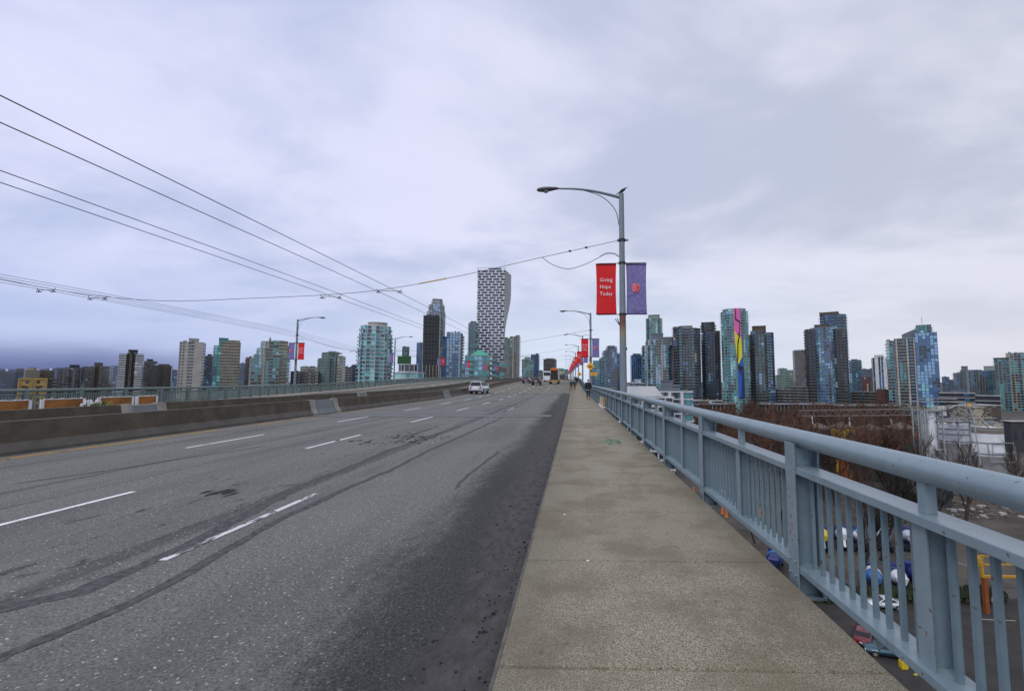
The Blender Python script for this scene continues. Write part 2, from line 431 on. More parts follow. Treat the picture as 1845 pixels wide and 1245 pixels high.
road_quad('yellow_line', -12.78, 7, 22, .05, M_YEL, n=10)
# transverse joints
def cross(name, x0, x1, y0, y1, m, z): 
    mbx = MB(); N = 14
    for i in range(N):
        a = x0 + (x1 - x0) * i / N; b = x0 + (x1 - x0) * (i + 1) / N
        mbx.face([dp(a, y0, ROADZ + z), dp(b, y0, ROADZ + z), dp(b, y1, ROADZ + z), dp(a, y1, ROADZ + z)], m)
    return mbx.build(name, road)
cross('expansion_joint', -13.2, -1.2, 22.2, 23.1, M_BAND, .009)
cross('joint_seal', -13.2, -.8, 23.12, 23.45, M_BANDD, .009)
cross('joint_seal', -13.2, -1.0, 21.95, 22.18, M_BANDD, .009)
cross('joint_seal', -13.2, -.5, 62.2, 62.8, M_BANDD, .009)
# tar seams traced from points on the road surface
def seam(pts, w, m, z=.004, seed=1, name='crack_seal'):
    rr = random.Random(seed); W = [gnd(p[0], p[1], ROADZ) for p in pts]
    P = []
    for a, b in zip(W[:-1], W[1:]):
        L = (b - a).length; n = max(2, int(L / .22))
        for i in range(n): P.append(a.lerp(b, i / n))
    P.append(W[-1]); mbx = MB(); pl = pr = None
    nx = 0
    for i, p in enumerate(P):
        d = (P[min(i + 1, len(P) - 1)] - P[max(i - 1, 0)]); d.z = 0; d.normalize(); nn = Vector((-d.y, d.x, 0))
        nx = nx * .8 + rr.gauss(0, .016)
        wl = w / 2 * rr.uniform(.7, 1.25); wr = w / 2 * rr.uniform(.7, 1.25)
        if i in (0, len(P) - 1): wl = wr = .005
        l = p + nn * (wl + nx); r = p - nn * (wr - nx)
        l.z = ROADZ + z + dz(l.y); r.z = ROADZ + z + dz(r.y)
        if pl is not None: mbx.face([pl, pr, r, l], m)
        pl, pr = l, r
    return mbx.build(name, road)
seam([(-60, 1112), (23, 1093), (140, 1066), (250, 1020), (330, 985), (430, 935), (520, 885), (620, 845), (760, 790), (830, 768)], .19, M_TAR, seed=2, z=.0025)
seam([(-20, 1200), (23, 1180), (150, 1128), (250, 1078), (343, 1029), (424, 977), (520, 925), (620, 880), (700, 848), (779, 808), (850, 778), (905, 752)], .11, M_TAR, seed=3)
seam([(820, 882), (845, 855), (880, 828), (900, 812)], .07, M_TAR, seed=4)
seam([(905, 743), (930, 733), (955, 722)], .12, M_TAR, seed=5)
seam([(870, 741), (915, 726), (945, 716)], .08, M_TAR, seed=6)
seam([(23, 872), (180, 850), (330, 826), (480, 803)], .07, M_TAR, seed=7)
seam([(690, 790), (740, 785), (790, 768)], .05, M_TAR2, seed=8)
def blob(cx, cy, rx, ry, m, seed, nb=9):
    nb = int(nb * 3.2); rx *= 1.5; ry *= 1.3
    rr = random.Random(seed); mbx = MB()
    for j in range(nb):
        c = gnd(cx + rr.gauss(0, rx * .5), cy + rr.gauss(0, ry * .5), ROADZ); r = rr.uniform(.015, .075)
        z = ROADZ + .004 + j * .00012 + dz(c.y)
        mbx.face([(c.x + r * .9 * rr.uniform(.45, 1.3) * cos(q), c.y + r * 2.6 * rr.uniform(.45, 1.3) * sin(q), z) for q in [k * pi / 5 for k in range(10)]], m)
    return mbx.build('tar_patch', road)
blob(398, 888, 20, 3, M_TAR2, 1, 4); blob(745, 787, 34, 5, M_TAR2, 3, 14)
blob(690, 797, 50, 4, M_TAR2, 5, 10)
# grit along the kerb
gr = MB(); rr = random.Random(5); mg = mat('dirt_crumbs', (.016, .014, .013), .95)
for i in range(520):
    yy = 1.2 + 26 * rr.random() ** 1.6; xx = -.46 - abs(rr.gauss(0, .26)) - .02
    r = rr.uniform(.004, .014) * (2.2 if rr.random() < .10 else 1); h = r * .5; z = ROADZ + .0015
    pts = [(xx + r * rr.uniform(.5, 1.2) * cos(q), yy + r * 1.2 * rr.uniform(.5, 1.3) * sin(q)) for q in [k * pi / 3 for k in range(6)]]
    gr.prism(pts, z, z + h, mg, P1=[((p[0] * .4 + xx * .6), (p[1] * .4 + yy * .6)) for p in pts])
o = gr.build('grit', None, 'stuff'); tag(o, 'dark crumbs of dirt and leaves scattered in the gutter by the kerb', 'grit')
# small litter on the slabs
for i, (px, py, lb) in enumerate(((1059, 1010, 'tiny white scrap of paper lying on the third pavement slab'), (1017, 927, 'tiny white scrap of paper lying farther up the pavement'))):
    g = gnd(px, py, .003); mbx = MB(); mbx.prism([(g.x - .014, g.y - .008), (g.x + .012, g.y - .01), (g.x + .016, g.y + .006), (g.x - .01, g.y + .01)], .003, .008, mat('paper', (.75, .75, .72), .8))
    o = mbx.build('paper_scrap'); tag(o, lb, 'litter')

# ------------------------------------------------------------------ right railing
HP = 1.345; Y0 = 1.17
rail = empty('bridge_railing', (1.9, 1, 0), 'long blue-grey steel railing with a thick round handrail and square balusters beside the pavement', 'railing')
rail_off = Vector((1.9, 1, 0))
def addr(mbx, name, kind=None, smooth=False, bevel=0, par=None):
    o = mbx.build(name, None, kind, smooth, bevel); o.parent = par or rail; o.matrix_parent_inverse = Matrix.Translation(-rail_off) if par is None else Matrix(); return o
def railpt(x, y, z): return Vector((x + shf(y), y, z + dz(y)))
ysr = [-3 + HP * .5 * i for i in range(120)] + [80 + 8 * i for i in range(62)]
cuts = [-3, 9.3, 26, 60, 700]
for a, b in zip(cuts[:-1], cuts[1:]):
    mbx = MB(); pts = [railpt(1.9, a + .012, 1.12)] + [railpt(1.9, q, 1.12) for q in ysr if a + .1 < q < b - .1] + [railpt(1.9, b - .012, 1.12)]
    mbx.tube(pts, .072, M_RAIL, 20 if a < 20 else 10); o = addr(mbx, 'handrail', smooth=True)
for c in cuts[1:-1]:
    mbx = MB(); mbx.tube([railpt(1.9, c - .011, 1.12), railpt(1.9, c + .011, 1.12)], .062, M_DARK, 16); addr(mbx, 'handrail_joint')
def rail_T(y): # frame at y following the deck
    return Matrix.Translation((shf(y), y, dz(y)))
mainme = {}
def post_mesh(kind):
    mbx = MB(); m = M_RAILD
    if kind == 'main':
        mbx.box(1.80, 1.814, -.075, .075, -.14, 1.085, M_RAIL)
        mbx.box(1.996, 2.01, -.075, .075, -.14, 1.075, m)
        mbx.box(1.8145, 1.9955, -.008, .008, -.14, 1.06, m)
        mbx.box(1.70, 2.03, -.07, .07, -.165, -.142, m); mbx.box(1.66, 1.70, -.06, .06, -.30, -.143, m)
        mbx.box(1.80, 1.812, -.05, .05, -.40, -.166, m)
        for yy_ in (-.045, .045):
            for zz_ in (.02, .13): mbx.tube([(1.799, yy_, zz_), (1.788, yy_, zz_)], .011, M_RAIL, 6)
    else:
        mbx.box(1.846, 1.858, -.05, .05, .050, .838, M_RAIL)
        mbx.box(1.99, 2.002, -.05, .05, .060, .838, m)
        mbx.box(1.8585, 1.9895, -.007, .007, .101, .838, m)
        mbx.box(1.872, 1.932, -.03, .03, .8915, 1.06, M_RAIL)
    return mbx
proto = {}
NPOST = 130
for i in range(-1, NPOST):
    y = Y0 + HP * i; k = 'main' if i % 2 == 0 else 'mid'
    if k not in proto:
        o = post_mesh(k).build('post', None, bevel=.0025); proto[k] = o.data; bpy.data.objects.remove(o)
    o = bpy.data.objects.new('post', proto[k]); COL.objects.link(o); o.parent = rail; o.location = Vector((shf(y), y, dz(y))) - rail_off
# rails between main posts; balusters
balm = MB(); balm.box(-.0135, .0135, -.0135, .0135, .101, .8395, M_RAILD); bo = balm.build('baluster'); bdata = bo.data; bpy.data.objects.remove(bo)
nb = 0; stuffb = MB()
for i in range(-1, NPOST - 1):
    ya = Y0 + HP * i; yb = ya + HP
    if i % 2 == 0:
        yb2 = ya + 2 * HP
        for nm, zc, hh in (('middle_rail', .865, .026), ('bottom_rail', .075, .026)):
            mbx = MB(); a = ya + .0085; b = yb2 - .0085
            if ya < 60:
                A = railpt(0, a, 0); B = railpt(0, b, 0)
                P = [(1.85 + A.x, a), (2.0 + A.x, a), (2.0 + B.x, b), (1.85 + B.x, b)]
                if nm == 'middle_rail' : P = [(1.815 + A.x, a), (1.9955 + A.x, a), (1.9955 + B.x, b), (1.815 + B.x, b)]
                else: P = [(1.815 + A.x, a), (1.9955 + A.x, a), (1.9955 + B.x, b), (1.815 + B.x, b)]
                mbx.prism(P, zc - hh + A.z, zc + hh + A.z, M_RAIL)
                addr(mbx, nm, bevel=.004 if ya < 16 else 0)
            else:
                mbx.bar(railpt(1.92, a, zc), railpt(1.92, b, zc), .15, M_RAIL, .05); addr(mbx, nm)
    for j in range(10):
        yy = ya + .13 + j * (HP - .25) / 9.0
        if nb < 299 and yy > 1.2:
            o = bpy.data.objects.new('baluster', bdata); COL.objects.link(o); o.parent = rail
            o.location = Vector((1.915 + shf(yy), yy, dz(yy))) - rail_off; o.rotation_euler.z = random.uniform(-.05, .05); nb += 1
        elif yy > 1.2:
            c = railpt(1.915, yy, 0); stuffb.box(c.x - .015, c.x + .015, yy - .015, yy + .015, c.z + .10, c.z + .84, M_RAILD)
addr(stuffb, 'baluster', 'stuff')
# rust specks
rs = MB(); rr = random.Random(9)
for i in range(130):
    yy = rr.uniform(1.4, 9); z = rr.uniform(.15, 1.0); 
    which = rr.random()
    if which < .5:
        i2 = round((yy - Y0) / HP / 2) * 2; yp = Y0 + HP * i2 + rr.uniform(-.06, .06); x = 1.7985
    else:
        j = round((yy - Y0 - .13) / ((HP - .25) / 9)); x = 1.8985; 
        base = math.floor((yy - Y0) / HP); fr = (yy - Y0 - base * HP - .13) / ((HP - .25) / 9); fr = max(0, min(9, round(fr)))
        yp = Y0 + base * HP + .13 + fr * (HP - .25) / 9 + rr.uniform(-.008, .008); z = rr.uniform(.15, .8)
    r = rr.uniform(.003, .008) * (1.8 if rr.random() < .15 else 1)
    rs.face([(x, yp + r * rr.uniform(.5, 1.3) * cos(q), z + r * 1.3 * rr.uniform(.5, 1.3) * sin(q)) for q in [k * pi / 3 for k in range(6)]], M_RUST)
addr(rs, 'rust_spots', 'stuff')
# small clips hanging under the handrail on one side are left plain

# ------------------------------------------------------------------ left railing
lrail = empty('bridge_railing', (-30, 20, 0), 'grey-green steel railing on the far side of the bridge beyond the median', 'railing')
loff = Vector((-30, 20, 0))
def addl(mbx, name, kind=None, smooth=False):
    o = mbx.build(name, None, kind, smooth); o.parent = lrail; o.location = -loff; return o
ysl = [2 + 2.7 * i for i in range(36)] + [102 + 10 * i for i in range(40)]
mbx = MB(); mbx.tube([dp(-30, q, 1.1) for q in ysl], .085, M_GRAIL, 8); addl(mbx, 'handrail', smooth=True)
for zz_ in (.85, .12):
    mbx = MB(); mbx.tube([dp(-30, q, zz_) for q in ysl], .04, M_GRAIL, 4); addl(mbx, 'middle_rail' if zz_ > .5 else 'bottom_rail')
pm = MB(); pm.box(-.12, .12, -.11, .11, 0, 1.06, M_GRAIL); t_ = pm.build('post'); pmd = t_.data; bpy.data.objects.remove(t_)
pm = MB(); pm.box(-.06, .06, -.05, .05, .1, 1.0, M_GRAIL); t_ = pm.build('post'); pmd2 = t_.data; bpy.data.objects.remove(t_)
for i in range(70):
    for d, me in ((0, pmd), (1.35, pmd2)):
        q = 2 + 2.7 * i + d; o = bpy.data.objects.new('post', me); COL.objects.link(o); o.parent = lrail; o.location = dp(-30, q, 0) - loff
mbx = MB()
for i in range(3000):
    q = 14 + i * .135
    if q > 190: break
    c = dp(-30, q, 0); mbx.box(c.x - .018, c.x + .018, q - .018, q + .018, c.z + .14, c.z + .84, M_GRAIL)
addl(mbx, 'baluster', 'stuff')
# plywood boards with white edging fixed along the far railing
M_PLY = mat('orange_plywood', (.27, .11, .025), .8, var=.25, scale=1.5, grime=((.2, .08, .02), .6))
M_PVC = mat('white_plastic', (.62, .63, .66), .5, var=.05)
def xat(px, x):  # Y on the far railing line seen at a photo column
    r = ray(px, 687); return x * r.y / r.x
bl = ['leftmost orange plywood board with ragged white edging at the far railing', 'long orange plywood board with white frame, second from left at the far railing', 'orange plywood board with white frame and green plants before its left corner', 'short orange plywood board with white frame, rightmost at the far railing']
for i, (a, b) in enumerate(((-25, 60), (76, 156), (178, 243), (247, 286))):
    ya, yb = xat(a, -29.2), xat(b, -29.2)
    e = empty('plywood_board', (-29.2, ya, 0), bl[i], 'board', 'plywood boards along the far railing')
    mbx = MB(); mbx.box(-.02, .02, .05, yb - ya - .05, .06, .58, M_PLY); mbx.build('panel', e)
    mbx = MB(); mbx.box(-.03, .05, 0, .16, .0, .60, M_PVC); mbx.box(-.03, .05, yb - ya - .14, yb - ya, 0, .60, M_PVC)
    n = int((yb - ya) / .12)
    for k in range(n): 
        h = random.uniform(.01, .06); mbx.box(-.03, .05, .16 + k * (yb - ya - .3) / n, .16 + (k + .8) * (yb - ya - .3) / n, .581, .60 + h, M_PVC)
    mbx.box(-.03, .14, .16, yb - ya - .14, 0, .055, M_PVC); mbx.build('white_edging', e)
q = xat(166, -29.0); e = MB()
for k in range(14):
    c = (random.gauss(0, .1), random.gauss(0, .22), random.uniform(.05, .4)); r = random.uniform(.08, .16)
    e.prism([(c[0] + r * cos(t) * random.uniform(.6, 1.2), c[1] + r * sin(t) * random.uniform(.6, 1.2)) for t in [k2 * pi / 3 for k2 in range(6)]], max(0, c[2] - r), c[2] + r, M_PVC, P1=[(c[0] + r * .4 * cos(t), c[1] + r * .4 * sin(t)) for t in [k2 * pi / 3 for k2 in range(6)]])
o = e.build('plastic_bundle'); o.location = (-29.0, q, 0); tag(o, 'crumpled white plastic bundle between two orange boards at the far railing', 'bundle')
e = MB(); rr = random.Random(4)
for k in range(120):
    a = rr.uniform(0, 6.28); l = rr.uniform(.15, .45); b0 = Vector((rr.gauss(0, .1), rr.gauss(0, .3), 0)); tp = b0 + Vector((cos(a) * l * .5, sin(a) * l * .7, l))
    s_ = Vector((-sin(a), cos(a), 0)) * .03
    e.face([b0, (b0 + tp) / 2 + s_, tp, (b0 + tp) / 2 - s_], mat('leaf_green', (.06, .11, .02), .7, var=.4) if k % 4 else mat('leaf_yellow', (.45, .34, .03), .7))
o = e.build('plant'); o.location = (-28.85, xat(185, -28.85), 0); tag(o, 'small green and yellow plant in front of an orange board at the far railing', 'plant')

# ------------------------------------------------------------------ median barriers
def barrier(y0, y1, xc, label, ends=True, face=1, htop=.785):
    prof = [(-.34, 0), (-.34, .08), (-.20, .28), (-.09, htop), (.09, htop), (.20, .28), (.34, .08), (.34, 0)]
    n = max(2, int((y1 - y0) / 3)); mbx = MB(); root = empty('concrete_barrier', tuple(dp(xc, y0, ROADZ)), label, 'barrier', 'concrete barrier sections along the median')
    off = dp(xc, y0, ROADZ); rows = []
    for i in range(n + 1):
        y = y0 + (y1 - y0) * i / n; rows.append([dp(xc, y, ROADZ) + Vector((p[0], 0, p[1])) - off for p in prof])
    i0 = len(mbx.v)
    for i in range(n):
        for j in range(len(prof) - 1):
            mbx.face([rows[i][j], rows[i][j + 1], rows[i + 1][j + 1], rows[i + 1][j]], M_CONCTOP if j == 3 else M_TOELIT if j in (0, 1, 5, 6) else M_CONC)
    mbx.face(rows[0], M_CONC); mbx.face(list(reversed(rows[-1])), M_CONC)
    o = mbx.build('barrier_body', root)
    bm = bmesh.new(); bm.from_mesh(o.data); bmesh.ops.remove_doubles(bm, verts=bm.verts, dist=.001); bmesh.ops.recalc_face_normals(bm, faces=bm.faces); bm.to_mesh(o.data); bm.free()
    if ends:
        for yy in (y0, y1 - .45):
            a = dp(xc, yy, ROADZ) - off; mb2 = MB()
            P = [(p[0] * 1.02 + (.006 if p[0] > 0 else -.006), p[1] + (.006 if p[1] > .5 else 0)) for p in prof]
            b = dp(xc, yy + .45, ROADZ) - off
            for j in range(len(P) - 1):
                mb2.face([a + Vector((P[j][0], -.004, P[j][1])), a + Vector((P[j + 1][0], -.004, P[j + 1][1])), b + Vector((P[j + 1][0], .004, P[j + 1][1])), b + Vector((P[j][0], .004, P[j][1]))], M_CONCL)
            mb2.face([a + Vector((p[0], -.004, p[1])) for p in P], M_CONCL); mb2.face([b + Vector((p[0], .004, p[1])) for p in reversed(P)], M_CONCL)
            mb2.build('end_cap', root)
    return root
def coverplate(y0, y1, xc, label):
    o_ = dp(xc, y0, ROADZ); mbx = MB(); L = y1 - y0
    for s_ in (-1, 1):
        for (xa, za), (xb, zb) in (((.32, .02), (.185, .27)), ((.185, .27), (.075, .75))):
            T = [(s_ * xa, -.0, za), (s_ * xb, 0, zb), (s_ * xb, L, zb), (s_ * xa, L, za)]
            mbx.face(T if s_ < 0 else T[::-1], M_STEELP)
    mbx.face([(-.075, 0, .75), (.075, 0, .75), (.075, L, .75), (-.075, L, .75)], M_STEELP)
    o = mbx.build('cover_plate'); o.location = o_; tag(o, label, 'cover plate', 'steel cover plates between barrier sections')
M_STEELP = mat('painted_steel_plate', (.16, .18, .19), .6, var=.15, scale=3)
XB = -13.75
barrier(-6, 23.1, XB, 'nearest long brown concrete barrier section along the median, at the photo left edge')
coverplate(23.1, 24.9, XB, 'grey steel cover plate between the two nearest front barrier sections')
barrier(24.9, 47.5, XB, 'second brown concrete barrier section, behind the first grey cover plate')
coverplate(47.5, 49.6, XB, 'grey steel cover plate just left of the white people carrier')
barrier(49.6, 110, XB, 'third brown concrete barrier section, beside the white people carrier')
barrier(110.1, 330, XB, 'distant brown concrete barrier section running up to the crest', ends=False)
XB2 = -18.6
barrier(-6, 18.2, XB2, 'nearest concrete barrier section of the rear row, in front of the orange boards', htop=.80)
coverplate(18.2, 19.3, XB2, 'dark cover plate in the rear barrier row before the orange boards')
barrier(19.3, 38.5, XB2, 'rear row barrier section between the dark plate and the next gap', htop=.80)
coverplate(38.5, 39.6, XB2, 'small cover plate in the rear barrier row farther along')
barrier(39.6, 300, XB2, 'long rear row concrete barrier section reaching the crest', htop=.80)

# ------------------------------------------------------------------ lamp posts
def pole_mat():
    m = bpy.data.materials.new('grey_blue_pole_paint'); m.use_nodes = True; t = m.node_tree; b = t.nodes['Principled BSDF']
    tcn = nd(t, 'ShaderNodeTexCoord'); u = tcn.outputs['Object']; sp = nd(t, 'ShaderNodeSeparateXYZ'); lk(t, u, sp.inputs[0]); z = sp.outputs[2]
    n = noise(t, mapping(t, u, (4, 4, 1)), 2.2, 6, .7)
    c = mixc(t, mapr(t, n, .4, .65), (.15, .195, .225), (.19, .235, .26))
    # rust stain running down from the lower banner clamp
    zn = mathn(t, 'ADD', z, mathn(t, 'MULTIPLY', n, -.9))
    r1 = mathn(t, 'MULTIPLY', mapr(t, z, 4.72, 4.50), mapr(t, zn, 2.6, 3.75))
    c = mixc(t, mathn(t, 'MULTIPLY', r1, .9), c, mixc(t, mapr(t, z, 3.6, 4.3), (.30, .21, .08), (.13, .04, .02)))
    lk(t, c, b.inputs['Base Color']); b.inputs['Roughness'].default_value = .5
    return m
M_POLE = pole_mat(); M_HEAD = mat('lamp_head_grey', (.085, .085, .085), .6, var=.5, scale=14)
M_RED = mat('red_banner_cloth', (.62, .006, .010), .75, var=.08, scale=4); M_PUR = mat('purple_banner_cloth', (.175, .155, .36), .8, var=.22, scale=9)
M_TXT = mat('white_print', (.75, .70, .72), .8); M_SH = mat('red_print', (.60, .03, .05), .8); M_SHL = mat('pink_print', (.70, .25, .32), .8); M_FAINT = mat('lilac_print', (.26, .24, .45), .8)
HPOLE = 10.25
def lamp_parts(root, side, detail):
    s = -side   # arm direction in x
    mbx = MB(); mbx.tube([(0, 0, -.4), (0, 0, HPOLE)], [.17, .115], M_POLE, 16 if detail else 8); mbx.build('pole', root, smooth=True)
    mbx = MB()
    for z in (8.05, 6.98, 4.62): mbx.tube([(0, 0, z - .05), (0, 0, z + .05)], [.175, .175] if z > 8 else .165, M_DARK, 12)
    mbx.box(-.22, .30, -.04, .04, 8.02, 8.09, M_POLE); mbx.build('clamp', root)
    mbx = MB(); A = [(s * .09, 10.08), (s * .6, 10.22), (s * 1.35, 10.40), (s * 2.1, 10.50), (s * 2.95, 10.53)]
    arm = bez([(a, 0, b) for a, b in A], 5); mbx.tube(arm, [.075 - .035 * i / (len(arm) - 1) for i in range(len(arm))], M_POLE, 8)
    mbx.build('arm', root, smooth=True)
    mbx = MB(); mbx.tube(bez([(s * .12, 0, 8.75), (s * .25, 0, 9.4), (s * .62, 0, 9.9), (s * 1.1, 0, 10.22), (s * 1.7, 0, 10.42)], 5), .022, M_POLE, 6); mbx.build('brace', root, smooth=True)
    mbx = MB(); st = [(2.9, .05, .045, 10.53), (3.05, .10, .07, 10.53), (3.35, .16, .11, 10.50), (3.65, .17, .12, 10.48), (3.85, .12, .09, 10.47), (3.93, .03, .03, 10.47)]
    i0 = None; rows = []
    for x, w, h, z in st: rows.append([Vector((s * x, w * cos(t), z + h * sin(t) * (1 if sin(t) > 0 else .75))) for t in [k * pi / 6 for k in range(12)]])
    for a, b in zip(rows[:-1], rows[1:]):
        for k in range(12): mbx.face([a[k], a[(k + 1) % 12], b[(k + 1) % 12], b[k]], M_HEAD)
    mbx.face(rows[0], M_HEAD); mbx.face(rows[-1][::-1], M_HEAD)
    o = mbx.build('lamp_head', root); bm = bmesh.new(); bm.from_mesh(o.data); bmesh.ops.remove_doubles(bm, verts=bm.verts, dist=.001); bmesh.ops.recalc_face_normals(bm, faces=bm.faces); bm.to_mesh(o.data); bm.free()
    o.data.polygons.foreach_set('use_smooth', [True] * len(o.data.polygons))
    mbx = MB(); mbx.tube([(s * 3.5, 0, 10.36), (s * 3.5, 0, 10.43)], [.10, .12], mat('lamp_glass', (.25, .26, .27), .2), 12); mbx.build('lens', root)
    mbx = MB()
    for z in (6.98, 4.62): mbx = MB(); mbx.tube([(-1.12, 0, z - .015), (1.10, 0, z + .015)], .018, M_DARK, 6); mbx.build('banner_rod', root)
    mbx = MB(); mbx.tube(bez([(s * .14, 0, 7.28), (s * .35, 0, 7.42), (s * .7, 0, 7.44), (s * 1.0, 0, 7.3)], 4), .025, M_POLE, 6); mbx.build('cable_bracket', root, smooth=True)
    if detail:
        mbx = MB(); mbx.bar((s * .12, 0, 4.1), (s * .34, 0, 4.42), .05, M_DARK, .03); mbx.bar((s * .12, 0, 4.1), (s * .24, 0, 4.45), .04, M_DARK, .03); mbx.build('cleat', root)
        mbx = MB(); mbx.box(-.26, .26, -.26, .26, -.06, 0, M_POLE); mbx.box(.155, .18, -.05, .05, 3.0, 3.12, M_DARK); mbx.build('base_plate', root)
def bez(P, n):
    P = [Vector(p) for p in P]; out = []
    Q = [P[0] * 2 - P[1]] + P + [P[-1] * 2 - P[-2]]
    for i in range(1, len(Q) - 2):
        for j in range(n):
            t = j / n; a, b, c, d = Q[i - 1], Q[i], Q[i + 1], Q[i + 2]
            out.append(.5 * ((2 * b) + (c - a) * t + (2 * a - 5 * b + 4 * c - d) * t * t + (3 * b - a - 3 * c + d) * t ** 3))
    out.append(P[-1]); return out
def cloth(x0, x1, z0, z1, m, th=.012, wav=.036):
    mbx = MB(); nx, nz = 8, 14; g = [[None] * (nz + 1) for _ in range(nx + 1)]
    for i in range(nx + 1):
        for j in range(nz + 1):
            u, v = i / nx, j / nz; pinch = .03 * sin(pi * v)
            x = x0 + (x1 - x0) * u + (pinch if u < .5 else -pinch) * abs(u - .5) * 2
            g[i][j] = Vector((x, wav * sin(pi * v) * sin(2.5 * u + 1.3 + v * 2), z0 + (z1 - z0) * v))
    for dy, fl in ((-th / 2, 0), (th / 2, 1)):
        for i in range(nx):
            for j in range(nz):
                q = [g[i][j], g[i + 1][j], g[i + 1][j + 1], g[i][j + 1]]; q = [p + Vector((0, dy, 0)) for p in q]
                mbx.face(q[::-1] if fl else q, m)
    return mbx
def hem(x0, x1, z, m): 
    b = MB(); b.box(x0, x1, -.03, .03, z - .03, z + .03, m); return b
M_REDD = mat('dark_red_hem', (.16, .004, .01), .8); M_PURD = mat('dark_purple_hem', (.05, .04, .13), .8)
def banner_red(detail):
    r = empty('red_banner'); cloth(0, .93, 4.62, 6.95, M_RED).build('cloth', r, smooth=True); hem(0, .93, 6.93, M_REDD).build('hem', r); hem(0, .93, 4.64, M_REDD).build('hem', r)
    if detail != 'none':
        for i, (w, zz_) in enumerate((('Giving', 6.12), ('Hope', 5.80), ('Today', 5.48))):
            textmesh('lettering', w, .245 if True else 0, M_TXT, r, Matrix.Translation((.17, -.052, zz_)) @ Matrix.Diagonal((.90, 1, 1, 1)) @ Matrix.Rotation(pi / 2, 4, 'X'), extr=.002, space=1.04)
    return r
def banner_pur(detail):
    r = empty('purple_banner'); cloth(0, .93, 4.62, 6.95, M_PUR).build('cloth', r, smooth=True); hem(0, .93, 6.93, M_PURD).build('hem', r); hem(0, .93, 4.64, M_PURD).build('hem', r)
    def shield(w, h, y, m, nm):
        P = [(-.5, .42), (-.25, .42), (0, .5), (.25, .42), (.5, .42), (.47, 0), (.42, -.32), (.2, -.44), (0, -.5), (-.2, -.44), (-.42, -.32), (-.47, 0)]
        b = MB(); b.face([(.43 + p[0] * w, y, 5.82 + p[1] * h) for p in P][::-1], m); b.face([(.43 + p[0] * w, y + .01, 5.82 + p[1] * h) for p in P], m); b.build(nm, r)
    shield(.36, .44, -.054, M_SHL, 'shield_edge'); shield(.31, .385, -.060, M_SH, 'shield')
    if detail != 'none':
        for w, x, z, sz in (('THE', .31, 5.88, .085), ('SALVATION', .285, 5.775, .060), ('ARMY', .32, 5.66, .085)):
            textmesh('lettering', w, sz, M_TXT, r, Matrix.Translation((x, -.066, z)) @ Matrix.Rotation(-radians(28), 4, 'Y') @ Matrix.Rotation(pi / 2, 4, 'X'), extr=.001)
        textmesh('lettering', 'Dignity', .22, M_FAINT, r, Matrix.Translation((.25, -.052, 4.80)) @ Matrix.Rotation(pi / 2, 4, 'X'), extr=.002)
        textmesh('lettering', 'Faith', .16, M_FAINT, r, Matrix.Translation((.06, -.052, 5.5)) @ Matrix.Rotation(pi / 2, 4, 'X'), extr=.002)
    return r
lamp_proto = {}
for s_ in (1, -1):
    lamp_proto[s_] = None
near = empty('lamp_post'); lamp_parts(near, 1, True)
lamp_proto[1] = near
lf = empty('lamp_post'); lamp_parts(lf, -1, False); lamp_proto[-1] = lf
rb = banner_red('full'); pb = banner_pur('full')
used = {'r': False, 'p': False, 1: False, -1: False}
def place(proto, key, loc):
    o = proto if not used[key] else copy_tree(proto)
    used[key] = True; o.location = loc; return o
for i in range(11):
    y = 20 + 36 * i; x = 2.17 + shf(y); z = dz(y)
    o = place(near, 1, (x, y, z)); tag(o, ('nearest tall grey lamp post, rust stained under its banners, beside the railing' if i == 0 else '%s grey curved-arm lamp post counted from the camera along the right railing' % ORD[i]), 'lamp post', 'lamp posts along the right railing')
    b = place(rb, 'r', (x - 1.20, y, z)); tag(b, ('large red cloth banner reading Giving Hope Today, left of the nearest pole' if i == 0 else 'red cloth banner hanging on the %s lamp post of the right railing' % ORD[i]), 'banner', 'red banners on the lamp posts')
    b = place(pb, 'p', (x + .17, y, z)); tag(b, ('large purple cloth banner with a red shield, right of the nearest pole' if i == 0 else 'purple cloth banner hanging on the %s lamp post of the right railing' % ORD[i]), 'banner', 'purple banners on the lamp posts')
for i in range(8):
    y = 61 + 36 * (i - 1) if i else 13.4
    X_ = fX(-30.6, y); z = dz(y)
    if i == 0:
        q = MB(); q.tube([(0, 0, -.4), (0, 0, 8.4)], [.17, .13], M_POLE, 10); o = q.build('trolley_pole', smooth=True); o.location = (X_, y, z); tag(o, 'plain grey pole of the far railing holding the nearest cross wire', 'pole'); continue
    o = place(lf, -1, (X_, y, z)); tag(o, '%s grey curved-arm lamp post from the left along the far railing' % ORD[i - 1], 'lamp post', 'lamp posts along the far railing')
    if i != 2: b = place(rb, 'r', (X_ + .22, y, z)); tag(b, 'red cloth banner on the %s lamp post from the left of the far railing' % ORD[i - 1], 'banner', 'red banners on the lamp posts')
    b = place(pb, 'p', (X_ - 1.15, y, z)); tag(b, 'purple cloth banner on the %s lamp post from the left of the far railing' % ORD[i - 1], 'banner', 'purple banners on the lamp posts')
